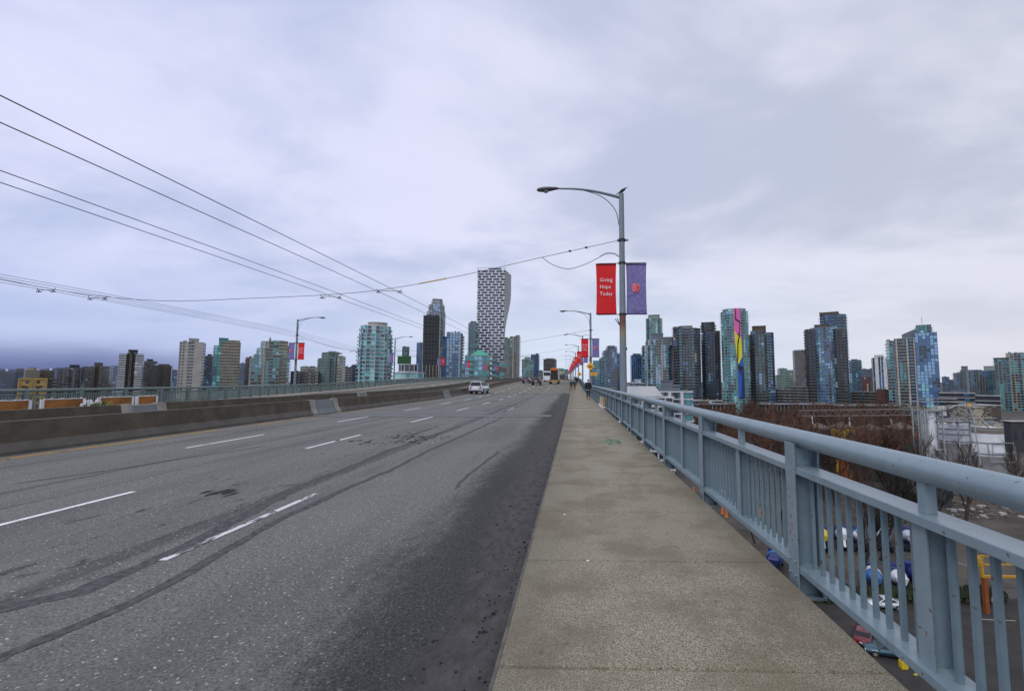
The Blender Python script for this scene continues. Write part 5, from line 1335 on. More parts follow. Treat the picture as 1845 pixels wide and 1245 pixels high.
tower(1452, 1533, 594, 440, St('dgrey', 'grey', pal=(('dark', 5), ('blue', 2), ('black', 2), ('sky', .6)), pat='bbpggggbb'), 'big dark double tower with taller blue rear block', shape='cham',
      vols=[(.0, .34, .1, 1, 592, None, S_dk), (.2, .72, .0, .9, 590, None, St('bluegrey', 'grey', pal=(('sky', 4), ('blue', 4), ('teal', 2), ('dark', 2), ('pale', .6)), pat='gggggg')), (.66, .95, .05, .9, 594, None, S_dk), (.36, .97, .4, 1.0, 566, None, St('blue', 'bluegrey', pal=dkb, pat='ggbgb'))], caps=[(.24, .58, .2, .6, 584, 590, 'brown'), (.36, .8, .45, .9, 560.5, 566, 'brown')])
tower(1531, 1554, 650, 700, St('bluegrey', 'grey', pal=(('sky', 2), ('dark', 4), ('blue', 3)), pat='gbgb'), 'pale grey tower right behind the double tower', caps=[(.2, .7, .2, .8, 647.5, 650, 'bluegrey')])
tower(1552, 1576, 667, 640, S_brick, 'low brick-red block right of the double tower', vols=[(0, 1, .3, 1, 665, None, S_far), (.0, .7, 0, .5, 680)])
tower(1572, 1604, 645, 560, St('white', 'white', pal=(('dark', 4), ('blue', 3)), pat='vsvsvsv', ring=0), 'white ribbed tower left of the slope-roofed tower', caps=[(.2, .7, .2, .8, 640, 645, 'white')])
tower(1578, 1603, 702, 440, S_brick, 'low dark red building at the foot of the white ribbed tower')
def slope(root, w, d, H):
    q = MB(); x0, x1 = -w * .18, w * .28; y0, y1 = -d * .4, d * .3
    q.v = []; zl, zr, zb = H(603), H(590), H(610)
    pts = [(x0, zb), (x1, zb), (x1, zr), ((x0 + x1) / 2, H(595)), (x0, zl)]
    q.face([(x, y0, z) for x, z in pts], WALL['bluegrey']); q.face([(x, y1, z) for x, z in pts][::-1], WALL['bluegrey'])
    for (xa, za), (xb, zb2) in zip(pts, pts[1:] + pts[:1]): q.face([(xa, y0, za), (xa, y1, za), (xb, y1, zb2), (xb, y0, zb2)], WALL['bluegrey'])
    q.build('roof', root); q = MB(); q.tube([(w * .22, 0, H(590)), (w * .22, 0, H(572))], .15, M_DARK, 4); q.build('antenna', root)
tower(1600, 1697, 612, 410, S_glt, 'wide slope-roofed glass tower at the right with antenna', asp=.6, extra=slope,
      vols=[(0, .19, .2, 1, 613, None, St('green', 'conc', pal=tl, pat='gbg')), (.17, .58, .05, 1, 610, None, St('dgrey', 'conc', pal=(('dark', 5), ('teal', 2), ('green', 2)), pat='pbggpgbp')), (.56, .97, 0, .95, 602, None, St('blue', 'bluegrey', pal=(('sky', 4), ('blue', 5), ('aqua', .8), ('dark', 1)), pat='gggpggg', ring=.05, hf=.92)), (.60, .88, .1, .9, 588, 602, S_glt)])
tower(1697, 1720, 680, 800, S_far, 'hazy block right behind the slope-roofed tower', vols=[(0, .6, 0, 1, 679), (.5, 1, .2, 1, 684)])
tower(1718, 1764, 667, 620, St('grey', 'grey', pal=(('dark', 5), ('blue', 3), ('pale', .8)), pat='gbpgbg'), 'grey apartment block with central roof cap near the right edge', vols=[(0, .55, .1, 1, 672), (.3, 1, 0, 1, 667)], caps=[(.35, .6, .2, .7, 660, 667, 'bluegrey')])
tower(1760, 1797, 668, 640, St('bluegrey', 'grey', pal=(('dark', 4), ('blue', 3)), pat='bggbg'), 'second grey apartment block near the right edge', caps=[(.4, .9, .2, .8, 660, 668, 'green')])
tower(1793, 1821, 648, 480, St('green', 'bluegrey', pal=(('dark', 5), ('teal', 3), ('green', 3)), pat='gggb'), 'teal glass block with flat dark roof at the right edge', asp=.6, caps=[(0, 1, 0, 1, 645.5, 648, 'dgrey')])
tower(1816, 1860, 637, 490, St('beige', 'conc', pal=(('teal', 3), ('dark', 3)), pat='sgbg'), 'rightmost beige and teal tower cut by the photo edge')
tower(1395, 1460, 700, 460, St('brown', 'grey', pal=wm_, pat='nbnbnb', fh=3, balm='grey'), 'low brown housing terraces at the foot of the double tower', vols=[(0, .5, 0, 1, 702), (.3, 1, .2, 1, 697)], asp=.5)
tower(1530, 1580, 706, 470, St('brown', 'grey', pal=wm_, pat='nnbnn'), 'low brown block left of the red building', asp=.5)
tower(1690, 1800, 706, 330, St('dgrey', 'conc', pal=(('dark', 5), ('blue', 2)), pat='nnnnnn', fh=3.6), 'long low grey building behind the silos', asp=.25, vols=[(0, .6, 0, 1, 708), (.5, 1, .1, 1, 712)])
# near white roofed building right behind the railing
def deckroof(root, w, d, H):
    q = MB(); q.prism([(-w * .5, -d * .5), (w * .3, -d * .5), (w * .3, d * .3), (-w * .5, d * .3)], H(714), H(696), WALL['white'], P1=[(-w * .5, -d * .45), (w * .12, -d * .45), (w * .12, d * .2), (-w * .5, d * .2)]); q.build('roof', root)
tower(1128, 1212, 716, 150, St('white', 'white', pal=(('teal', 1), ('dark', 5)), pat='gggggg', ring=.4), 'low building with a big white sloping roof just beyond the railing', asp=.4, extra=deckroof, name='low_building', cat='building')
tower(1190, 1246, 706, 190, St('bluegrey', 'white', pal=(('teal', 1), ('dark', 5)), pat='gpggpg', ring=.6, th=.45, fh=3.2), 'low white-framed glass building behind the white roof', asp=.5, caps=[(.02, .40, .2, .8, 685, 706, 'bluegrey'), (.4, .62, .2, .8, 694, 706, 'bluegrey')], name='low_building', cat='building')
tower(1085, 1112, 700, 300, St('brown', 'grey', pal=dk, pat='nnnn'), 'low dark building behind the bare tree left of the nearest pole')
tower(1136, 1160, 686, 330, St('bluegrey', 'white', pal=dkb, pat='ggg', ring=.3), 'small white-edged block right of the nearest pole', vols=[(0, 1, 0, 1, 690), (.3, .8, .2, 1, 684, 690)])
tower(1246, 1300, 722, 380, St('dgrey', 'conc', pal=dk, pat='nnnnn'), 'low podium at the foot of the dark towers', asp=.5)
# seawall terrace with white fins
def terrace(px0, px1, pyt, pyb, Y, label, seg):
    A, B = at(px0, 700, Y), at(px1, 700, Y); zt, zb = at(CXP, pyt, Y).z, at(CXP, pyb, Y).z
    root = empty('terrace_row', (A.x, Y, GZ), label, 'building'); w = B.x - A.x
    q = MB(); q.box(0, w, 0, 12, 0, zb - GZ, WALL['brown']); q.box(0, w, 1, 12, zb - GZ + .01, zt - GZ - .8, WALL['black']); q.build('walls', root)
    q = MB(); q.box(-1, w + 1, -.5, 13, zt - GZ - .79, zt - GZ, WALL['grey']); q.build('roof', root)
    q = MB(); n = int(w / seg)
    for k in range(n): q.box(k * w / n, k * w / n + seg * .34, .3, .9, zb - GZ + .01, zt - GZ - .8, WALL['grey'])
    q.build('fins', root, 'stuff')
terrace(1268, 1325, 727, 737, 330, 'low terrace with grey fins below the mural tower', 2.6)
terrace(1378, 1500, 727, 741, 330, 'long low terrace with pale fins below the double tower', 2.6)
terrace(1500, 1620, 729, 741, 335, 'low terrace with thin fins left of the silos', 1.6)

# ================================================================== YARD BELOW THE BRIDGE
BARK = mat('bark', (.055, .040, .032), .95, var=.3, scale=3); BARKR = mat('reddish_twigs', (.10, .052, .036), .95, var=.35, scale=.5); BARKD = mat('dark_bark', (.022, .018, .016), .95, var=.3)
def grow(seed, H, m1, m2, lev=4, spread=.55, rmin=.018):
    rr = random.Random(seed); T, Cn = MB(), MB()
    def br(p, d, L, r, l):
        n = 3 if l < 2 else 2; pts = [p]; q = p.copy(); dd = d.copy()
        for i in range(n):
            dd = (dd + Vector((rr.gauss(0, .13), rr.gauss(0, .13), .10 + rr.gauss(0, .05)))).normalized(); q = q + dd * (L / n); pts.append(q.copy())
        rs_ = [r * (1 - .55 * i / n) for i in range(n + 1)]
        (T if l == 0 else Cn).tube(pts, rs_, m1 if l < 2 else m2, 6 if l < 2 else 3, caps=False)
        if l >= lev: return
        k = (7, 5, 5, 4, 3)[l]
        for j in range(k):
            t = rr.uniform(.35, 1) if l else rr.uniform(.3, 1); t = 1 if j == 0 else t
            i = min(n - 1, int(t * n)); a = pts[i].lerp(pts[i + 1], min(1, t * n - i))
            ang = rr.uniform(0, 6.283); sp = spread * rr.uniform(.6, 1.3)
            side_ = Vector((cos(ang), sin(ang), 0)); nd_ = (dd * (1 - sp * .4) + side_ * sp + Vector((0, 0, .12))).normalized() if j else dd
            br(a, nd_, L * rr.uniform(.48, .68), max(rmin, r * .45 if j else r * .5), l + 1)
    br(Vector((0, 0, 0)), Vector((0, 0, 1)), H * .45, H * .018, 0)
    return T, Cn
TV = []
for s_, (sp, m2, lev, rmn) in enumerate(((.55, BARKR, 4, .045), (.38, BARK, 4, .02), (.7, BARKR, 4, .04), (.5, BARKD, 4, .03))):
    T, Cn = grow(20 + s_, 14, BARKD if s_ == 3 else BARK, m2, lev, sp, rmn)
    a = T.build('trunk'); b = Cn.build('crown'); TV.append((a.data, b.data)); bpy.data.objects.remove(a); bpy.data.objects.remove(b)
def tree(px, pyb, z, k, var, label, group=None, name='bare_tree', Y=None):
    g = gnd(px, pyb, z) if Y is None else Vector((at(px, 687, Y).x, Y, z))
    r = empty(name, tuple(g), label, 'tree', group, random.uniform(0, 6.28))
    r.scale = (k, k, k)
    for nm, me in zip(('trunk', 'crown'), TV[var]):
        o = bpy.data.objects.new(nm, me); COL.objects.link(o); o.parent = r
    return r
tree(1722, 0, GZ, 1.55, 1, 'large bare tree standing in front of the white silo', Y=104)
tree(1570, 0, GZ, 1.5, 3, 'dark bare tree behind the railing beside the blue and white mixer trucks', Y=84)
tree(1530, 0, GZ, 1.35, 3, 'bare tree seen through the balusters left of the mixer trucks', Y=72)
tree(1640, 0, GZ, 1.55, 3, 'dark bare tree before the mixer trucks, right of the wide railing post', Y=84)
tree(1350, 0, GZ, .8, 3, 'bare tree seen in the gap under the bottom rail', Y=92)
tree(1540, 0, GZ, 1.5, 0, 'tall reddish bare tree in front of the painted silos', Y=215)
tree(1448, 0, GZ, .9, 3, 'bare dark tree just right of the second main railing post', Y=66)
tree(1338, 0, GZ, 1.55, 0, 'tall reddish bare tree at the foot of the mural tower', Y=300)
tree(1090, 0, GZ, 1.9, 0, 'reddish bare tree left of the nearest lamp post base', Y=190)
tree(1108, 0, GZ, 2.0, 0, 'reddish bare tree immediately left of the nearest lamp post', Y=200)
tree(1818, 0, GZ, 1.3, 1, 'bare tree at the right edge beside the grey silo', Y=120)
NB = ['left of the second main post', 'between the first balusters of the near panel', 'behind the middle balusters', 'left of the wide post stub', 'under the handrail stub', 'right of the wide post stub']
for i in range(6): tree(1395 + i * 52, 0, GZ, 1.35 + .1 * (i % 3), (3, 1)[i % 2], 'slim bare tree %s, beyond the mixers' % NB[i], 'bare trees beyond the mixers', Y=106 + 4 * (i % 3))
rr = random.Random(31); n = 0
TWN = ['below the dark blue-lit tower', 'below the mural tower', 'just right of the mural tower', 'below the square brown cap tower', 'below the hazy gap', 'below the slim brown tower', 'below the left half of the double tower', 'below the right half of the double tower', 'below the brick-red block', 'below the white ribbed tower']
for i in range(64):
    px = 1258 + i * 6.0 + rr.uniform(-5, 5); Yt = rr.uniform(185, 300)
    tree(px, 0, GZ, rr.uniform(1.1, 1.75), rr.choice((0, 2, 0, 1)), 'bare brown park tree %s, %s from its left' % (TWN[int(i / 6.5) % 10], ORD[i % 13 if int(i / 6.5) % 2 == 0 else (i % 13) - 6]), 'bare trees in the park', Y=Yt)
PKL = ['left of the first painted silo', 'before the first painted silo', 'before the navy painted silo', 'before the yellow painted silo', 'before the maroon silo', 'before the navy and orange silo', 'left of the cement tower']
for i in range(14):
    tree(1330 + i * 23 + rr.uniform(-8, 8), 0, GZ, rr.uniform(1.35, 1.8), (0, 2)[i % 2], 'bare reddish tree %s, %s of two' % (PKL[i // 2], ('left', 'right')[i % 2]), 'bare trees before the painted silos', Y=rr.uniform(122, 150))
for i in range(7):
    tree(936 + i * 3.0, 0, dz(430) - 12, 1.3, 0, 'bare brown tree at the far bridge end, %s from the left' % ORD[i], 'bare trees at the bridge end', Y=520 + i * 12)
for i in range(10):
    tree(rr.uniform(1215, 1300), 0, GZ, rr.uniform(.8, 1.1), rr.choice((0, 2)), 'bare brown tree at the foot of the twin dark towers, %s of that clump' % ORD[i], 'bare trees below the dark towers', Y=rr.uniform(240, 330))
# dark undergrowth and park ground
M_UG = mat('undergrowth', (.026, .022, .018), .95, var=.5, scale=.2)
b = MB(); rr = random.Random(8)
for i in range(900):
    px = rr.uniform(1180, 1640); Yt = rr.uniform(255, 330); c = at(px, 687, Yt); r = rr.uniform(1.2, 3.2); h = rr.uniform(1, 3.6)
    b.prism([(c.x + r * cos(t) * rr.uniform(.6, 1.2), c.y + r * sin(t) * rr.uniform(.6, 1.2)) for t in [k * pi / 3 for k in range(6)]], GZ, GZ + h, M_UG, P1=[(c.x + r * .4 * cos(t), c.y + r * .4 * sin(t)) for t in [k * pi / 3 for k in range(6)]])
o = b.build('undergrowth', None, 'stuff'); tag(o, 'dark bushes and undergrowth at the foot of the east towers', 'undergrowth')

# ---- painted silos and gravel heaps
MUR = {k: mat('silo_paint_' + k, v, .8, var=.45, scale=.6, grime=((.02, .018, .015), .7)) for k, v in (('yellow', (.40, .28, .02)), ('navy', (.018, .02, .032)), ('maroon', (.10, .035, .045)), ('orange', (.22, .065, .02)), ('teal', (.02, .075, .085)), ('purple', (.085, .04, .16)), ('green', (.02, .06, .03)), ('pink', (.34, .13, .22)))}
def psilo(px, w_px, Y, pyt, cols, label, heap=True):
    r = w_px / 2 * Y / 800 * .93; c = at(px, 687, Y + r); zt = at(CXP, pyt, Y).z - GZ
    root = empty('painted_silo', (c.x, Y + r, GZ), label, 'silo'); b = MB()
    b.tube([(0, 0, 0), (0, 0, zt)], r, MUR[cols[0]], 24); b.build('silo_wall', root, smooth=True)
    rr = random.Random(int(px)); 
    for j, cc in enumerate(cols[1:]):
        b = MB(); a0 = -pi / 2 + rr.uniform(-.7, .2); da = rr.uniform(.5, 1.3); z0 = zt * rr.uniform(.0, .55); z1 = min(zt * .98, z0 + zt * rr.uniform(.25, .5)); ro = r * 1.004 + .03 + .03 * j
        N = 8
        for i in range(N):
            t0, t1 = a0 + da * i / N, a0 + da * (i + 1) / N; wv = lambda t: (z1 - z0) * .18 * sin(t * 7 + j)
            b.face([(ro * cos(t0), ro * sin(t0), z0 + wv(t0)), (ro * cos(t1), ro * sin(t1), z0 + wv(t1)), (ro * cos(t1), ro * sin(t1), z1 - wv(t1)), (ro * cos(t0), ro * sin(t0), z1 - wv(t0))], MUR[cc])
        b.build('painted_shape', root)
    b = MB(); b.tube([(0, 0, zt - .5), (0, 0, zt + .1)], r * 1.02, WALL['brown'], 24); b.build('rim', root)
    if heap:
        b = MB(); b.tube([(0, 0, zt + .1), (0, 0, zt + r * .40)], [r * .85, .1], mat('gravel', (.10, .085, .06), .95, var=.3, scale=1), 16); b.build('gravel_heap', root)
psilo(1410, 44, 168, 772, ('navy', 'yellow', 'teal'), 'dark painted silo with yellow shapes, leftmost of the painted row')
psilo(1470, 48, 165, 771, ('navy', 'green', 'maroon'), 'dark navy painted silo second from the left of the painted row')
psilo(1512, 44, 162, 769, ('yellow', 'navy', 'yellow', 'green'), 'bright yellow painted silo with black lettering shapes')
psilo(1562, 50, 160, 773, ('maroon', 'yellow', 'pink', 'teal', 'orange'), 'maroon patterned silo with yellow shapes in the painted row')
psilo(1618, 54, 158, 771, ('navy', 'orange', 'orange', 'teal'), 'navy and orange painted silo, rightmost of the painted row')
psilo(1480, 36, 148, 806, ('purple', 'pink', 'pink', 'orange'), 'purple silo with pink dots lower in front of the painted row', heap=False)
psilo(1525, 40, 148, 812, ('orange', 'purple', 'teal', 'green'), 'orange and purple low painted silo in front of the row', heap=False)
psilo(1580, 44, 146, 815, ('green', 'orange', 'maroon', 'teal'), 'green and orange low painted silo in front of the row', heap=False)
# conveyor truss behind the silos
A, B = at(1440, 750, 190), at(1652, 748, 175)
root = empty('conveyor_truss', tuple(A), 'long horizontal lattice conveyor bridge above the painted silos', 'conveyor'); D_ = B - A
b = MB(); M_TR = mat('truss_grey', (.15, .14, .12), .7)
for dy in (0, 2):
    o_ = Vector((0, dy, 0)); b.bar(o_, D_ + o_, .25, M_TR); b.bar(o_ + Vector((0, 0, 2.3)), D_ + o_ + Vector((0, 0, 2.3)), .25, M_TR)
b.build('chord', root); b = MB(); N = 26
for i in range(N):
    p, q = D_ * (i / N), D_ * ((i + 1) / N)
    if i % 2: b.bar(p, q + Vector((0, 0, 2.3)), .14, M_TR)
    else: b.bar(p + Vector((0, 0, 2.3)), q, .14, M_TR)
b.build('lattice', root, 'stuff'); b = MB()
for t in (.12, .45, .8): b.box(D_.x * t - .2, D_.x * t + .2, D_.y * t, D_.y * t + .4, -A.z + GZ, 0, M_PVC)
b.build('support', root)
# ---- big silos of the concrete plant
M_SW = mat('silo_white', (.66, .69, .73), .6, var=.12, scale=.3, grime=((.17, .16, .13), .6)); M_SG = mat('silo_grey', (.21, .215, .22), .8, var=.15, scale=.3, grime=((.08, .08, .075), .5)); M_SR = mat('silo_rib', (.22, .24, .26), .6); M_SR2 = mat('silo_rim_brown', (.17, .15, .12), .8)
M_PIPE = mat('pale_pipe', (.36, .38, .39), .6, var=.2)
MET = mat('plant_metal', (.28, .30, .31), .55, var=.3, scale=.6)
def bigsilo(px, w_px, Y, pyt, pym, ribs, label, frame=True):
    r = w_px / 2 * Y / 800 * .84; c = at(px, 687, Y + r); H = lambda py: at(CXP, py, Y).z - GZ
    root = empty('concrete_silo', (c.x, Y + r, GZ), label, 'silo')
    b = MB(); b.tube([(0, 0, 0), (0, 0, H(pym))], r, M_SG, 28); b.build('lower_wall', root, smooth=True)
    b = MB(); b.tube([(0, 0, H(pym) + .01), (0, 0, H(pyt))], r * .995, M_SW, 28); b.build('upper_wall', root, smooth=True)
    for py in ribs:
        b = MB(); b.tube([(0, 0, H(py) - .18), (0, 0, H(py) + .18)], r * 1.02, M_SR, 28); b.build('rib', root)
    # roof railing
    b = MB(); zt = H(pyt)
    for i in range(20):
        t = 2 * pi * i / 20; b.tube([(r * cos(t), r * sin(t), zt), (r * cos(t), r * sin(t), zt + 1.2)], .05, MET, 4)
    for dz_ in (.6, 1.2): b.tube([(r * cos(2 * pi * i / 20), r * sin(2 * pi * i / 20), zt + dz_) for i in range(21)], .05, MET, 4)
    b.build('guard_rail', root)
    rr = random.Random(int(px)); b = MB()
    for i in range(18):
        x, y, s = rr.uniform(-.75, .75) * r, rr.uniform(-.75, .4) * r, rr.uniform(.2, .8); b.box(x - s, x + s, y - s * .6, y + s * .6, zt, zt + rr.uniform(.4, 1.8), MET if i % 2 else WALL['beige'])
    b.build('roof_machinery', root, 'stuff')
    return root, r, H
s1, r1, H1 = bigsilo(1709, 60, 132, 763, 797, (772, 781.5, 794), 'squat silo with white ribbed top and grey base, behind the bare tree')
b = MB()
for t in (-1.9, -1.15): b.tube([(r1 * 1.03 * cos(t), r1 * 1.03 * sin(t), 0), (r1 * 1.03 * cos(t), r1 * 1.03 * sin(t), H1(760))], .12, M_PIPE, 6)
b.build('riser_pipe', s1)
s2, r2, H2 = bigsilo(1768, 58, 140, 768, 820, (773, 796.5, 816), 'wide grey and white silo at the far right with a pipe frame')
b = MB(); b.tube([(0, 0, H2(768) + .02 - 2.0), (0, 0, H2(768) - .15)], r2 * 1.012, M_SR2, 28); b.build('brown_band', s2)
b = MB(); yv = -r2 * 1.12
def loopz(x0, x1, z0, z1): return [(x0, yv, z0), (x1, yv, z0), (x1, yv, z1), (x0, yv, z1), (x0, yv, z0)]
b.tube(loopz(-r2 * .55, r2 * .9, H2(813), H2(795)), .16, MET, 6); b.tube([(-r2 * .9, yv, H2(796)), (-r2 * .75, yv, H2(828)), (r2 * 1.0, yv, H2(829)), (r2 * 1.0, yv, H2(800))], .18, MET, 6); b.build('pipe_frame', s2)
c = at(1674, 687, 128); s3 = empty('cement_tower', (c.x, 129, GZ), 'slim white cement tower standing left of the squat silo', 'silo'); H3 = lambda py: at(CXP, py, 128).z - GZ
b = MB(); b.tube([(0, 0, H3(816)), (0, 0, H3(806)), (0, 0, H3(738))], [.7, 1.6, 1.6], M_SW, 20); b.build('vessel', s3, smooth=True)
b = MB()
for sx in (-2.8, -2.1, 2.1): b.box(sx - .15, sx + .15, -2.3, -2.0, 0, H3(735), MET)
for z in (H3(738), H3(806)): b.box(-2.9, 2.4, -2.4, -2.0, z - .15, z + .15, MET)
b.bar((-2.1, -2.15, H3(813)), (2.1, -2.15, H3(830)), .2, M_PIPE); b.bar((2.1, -2.15, H3(832)), (-2.1, -2.15, H3(850)), .2, M_PIPE); b.bar((-2.1, -2.15, H3(850)), (2.1, -2.15, H3(880)), .2, M_PIPE); b.build('support_frame', s3)
b = MB()
for sx in (-4.6, -3.9): b.box(sx - .08, sx + .08, -2.3, -2.1, 0, H3(732), MET)
for i in range(46): z = 2 + i * .55 ; b.box(-4.6, -3.9, -2.22, -2.14, z, z + .08, MET) if z < H3(733) else None
b.build('ladder', s3)
# catwalks, hopper and pipes above the silos
e = at(1700, 687, 127); pw = empty('plant_gantry', (e.x, 127, GZ), 'tangle of catwalks, hopper and curved pipe above the silos', 'gantry'); HG = lambda py: at(CXP, py, 127).z - GZ; sx_ = 127 / 800
XG = lambda px: (px - 1700) * sx_
b = MB()
for py, x0, x1 in ((723, 1642, 1735), (718, 1660, 1722), (737, 1650, 1746), (757, 1684, 1748), (752, 1748, 1786)):
    b.box(XG(x0), XG(x1), 0, .9, HG(py) - .1, HG(py) + .1, MET)
b.build('catwalk', pw); b = MB()
for px in range(1645, 1745, 6): b.box(XG(px) - .04, XG(px) + .04, 0, .08, HG(737), HG(730), mat('safety_yellow', (.40, .30, .08), .7) if px % 12 else MET)
b.box(XG(1645), XG(1745), 0, .08, HG(730.5), HG(730), MET); b.box(XG(1645), XG(1700), 0, .08, HG(734), HG(733.6), mat('safety_yellow', (.40, .30, .08), .7)); b.build('handrail', pw)
b = MB(); b.prism(poly_rect(XG(1693), XG(1704), .5, 2.5), HG(748), HG(731), M_SW); b.prism(poly_rect(XG(1709), XG(1717), .2, 1.8), HG(750), HG(742), M_SG, P1=poly_rect(XG(1706), XG(1720), 0, 2.4)); b.prism(poly_rect(XG(1706), XG(1720), 0, 2.4), HG(742), HG(732), M_SG); b.build('hopper', pw)
b = MB(); b.tube(bez([(XG(1683), .4, HG(790)), (XG(1685), .4, HG(765)), (XG(1692), .4, HG(758)), (XG(1720), .4, HG(757))], 4), .12, M_PIPE, 6)
b.tube(bez([(XG(1705), -.2, HG(735)), (XG(1724), -.2, HG(728)), (XG(1738), -.2, HG(732)), (XG(1744), -.2, HG(745)), (XG(1747), -.2, HG(770)), (XG(1753), -.2, HG(850))], 4), .16, M_PIPE, 6)
b.tube([(XG(1722), .2, HG(732)), (XG(1740), .2, HG(746))], .22, MET, 6); b.build('pipe', pw)
b = MB(); b.tube([(XG(1741), 0, HG(731)), (XG(1741), 0, HG(726))], .45, mat('beacon_yellow', (.65, .38, .03), .5), 8); b.build('beacon', pw)
rr = random.Random(2); b = MB()
for i in range(170):
    px = rr.uniform(1650, 1785); py = rr.uniform(733, 762); p = Vector((XG(px), rr.uniform(0, 3), HG(py))); q = p + Vector((rr.gauss(0, 1.4), rr.gauss(0, .6), rr.gauss(0, .8))); b.bar(p, q, rr.uniform(.06, .22), rr.choice((MET, WALL['beige'], M_TR, M_PIPE, M_DARK)))
for px in (1648, 1690, 1725, 1746): b.box(XG(px) - .12, XG(px) + .12, 1, 1.3, 0, HG(733), MET)
b.build('bracing', pw, 'stuff')
# sheds of the plant
def shed(px0, px1, pyt, Y, mm, label, d=12):
    A, B = at(px0, 687, Y), at(px1, 687, Y); zt = at(CXP, pyt, Y).z - GZ; r = empty('shed', ((A.x + B.x) / 2, Y, GZ), label, 'shed'); w = B.x - A.x
    b = MB(); b.box(-w / 2, w / 2, 0, d, 0, zt, WALL[mm]); b.build('walls', r); b = MB(); b.box(-w / 2 - .5, w / 2 + .5, -.5, d + .5, zt + .01, zt + .35, WALL['conc']); b.build('roof', r)
    b = MB(); 
    for i in range(max(2, int(w / 4))): b.box(-w / 2 + i * 4 + 1, -w / 2 + i * 4 + 2.8, -.08, -.01, zt * .4, zt * .7, PANE['dark'])
    b.build('window_panes', r, 'stuff')
shed(1750, 1768, 733, 190, 'beige', 'small beige shed behind the wide silo'); shed(1766, 1800, 730, 230, 'brown', 'long brown shed right behind the silos'); shed(1815, 1860, 758, 210, 'dgrey', 'dark shed at the right edge beyond the silo', 4)
shed(1655, 1700, 868, 118, 'dgrey', 'low dark shed at the foot of the squat silo', 3)
# yard: road surface, parked mixer trucks
def patch(name, pts, z, m, kind='structure'):
    b = MB(); P = [gnd(px, py, GZ) for px, py in pts]; b.face([(p.x, p.y, GZ + z) for p in P], m); return b.build(name, None, kind)
M_YR = mat('yard_asphalt', (.030, .028, .026), .9, var=.25, scale=.5); M_YC = mat('yard_concrete', (.062, .054, .044), .9, var=.4, scale=.15)
patch('yard_concrete', [(1250, 1060), (1380, 860), (1950, 860), (2300, 1062)], .01, M_YC)
patch('street', [(1180, 1400), (1300, 1078), (2300, 1078), (2600, 1400)], .014, M_YR)
for i, (x0, y0, x1, y1) in enumerate(((1560, 945, 1625, 955), (1600, 990, 1700, 1008), (1690, 1000, 1745, 1020), (1760, 1115, 1830, 1118), (1500, 1060, 1560, 1063))):
    a, c_ = gnd(x0, y0, GZ), gnd(x1, y1, GZ); dd = (c_ - a).normalized(); nn = Vector((-dd.y, dd.x, 0)) * .07; b = MB(); b.face([(p.x, p.y, GZ + .022) for p in (a - nn, c_ - nn, c_ + nn, a + nn)], mat('yard_paint', (.4, .39, .36), .8)); b.build('parking_line', None, 'structure')
a, c_ = gnd(1648, 1216, GZ), gnd(1700, 1190, GZ); dd = (c_ - a).normalized(); nn = Vector((-dd.y, dd.x, 0)) * .16; b = MB(); b.face([(p.x, p.y, GZ + .022) for p in (a - nn, c_ - nn, c_ + nn, a + nn)], mat('kerb_yellow', (.4, .3, .03), .7)); b.build('kerb_line', None, 'structure')
def mixer(px, py, rz, drum, stripe, label, cab=None):
    g = gnd(px, py, GZ); r = empty('mixer_truck', (g.x, g.y, GZ), label, 'truck', None, rz)
    cb = cab or mat('mixer_blue', (.012, .022, .14), .4)
    b = MB(); b.box(-.45, .45, -3.6, 4.4, .75, 1.05, M_DARK); b.box(-1.2, 1.2, -3.4, -1.2, .95, 1.15, M_DARK); b.build('chassis', r)
    b = MB(); b.prism([(-1.2, 2.7), (1.2, 2.7), (1.2, 4.6), (-1.2, 4.6)], .6, 2.0, cb); b.prism([(-1.15, 2.72), (1.15, 2.72), (1.15, 4.5), (-1.15, 4.5)], 2.0, 2.9, cb, P1=[(-1.0, 2.8), (1.0, 2.8), (1.0, 4.1), (-1.0, 4.1)]); b.build('cab', r, bevel=.04)
    b = MB(); b.face([(-.95, 4.47, 2.08), (.95, 4.47, 2.08), (.92, 4.18, 2.75), (-.92, 4.18, 2.75)][::-1], GLASS); b.build('windscreen', r)
    ax = Vector((0, 1, -.19)).normalized(); o_ = Vector((0, -2.6, 2.75)); st = [(0, .55), (.9, 1.0), (2.1, 1.25), (3.3, 1.2), (4.5, .75), (4.7, .5)]
    b = MB(); b.tube([o_ + ax * s for s, _ in st], [q for _, q in st], drum, 18); b.build('drum', r, smooth=True)
    if stripe:
        b = MB(); b.tube([o_ + ax * 1.3, o_ + ax * 2.1, o_ + ax * 2.9], [1.12, 1.28, 1.25], stripe, 18, caps=False); b.build('drum_stripe', r, smooth=True)
    b = MB(); b.prism([(-.5, -3.7), (.5, -3.7), (.45, -2.9), (-.45, -2.9)], 2.3, 3.3, drum, P1=[(-.8, -4.0), (.8, -4.0), (.7, -2.8), (-.7, -2.8)]); b.bar((0, -3.3, 2.3), (0, -4.6, 1.2), .4, M_PVC, .25); b.bar((-.7, -3.2, 1.1), (-.5, -3.2, 2.5), .14, cb); b.bar((.7, -3.2, 1.1), (.5, -3.2, 2.5), .14, cb); b.build('chute', r)
    for y in (-2.9, -1.7, 3.6):
        for sx in (-1.05, 1.05): b = MB(); b.tube([(sx - .2, y, .52), (sx + .2, y, .52)], .52, TYRE, 14); b.build('wheel', r)
MWH = mat('drum_white', (.62, .64, .68), .4, var=.05); MBL = mat('drum_blue', (.03, .14, .38), .4); MYE = mat('drum_yellow', (.62, .44, .02), .4); MDB = mat('drum_navy', (.012, .022, .12), .4)
mixer(1483, 985, -.45, MYE, None, 'concrete mixer with a yellow drum and blue cab in the rear row')
mixer(1519, 983, -.45, MWH, None, 'concrete mixer with plain white drum beside the yellow-drum one')
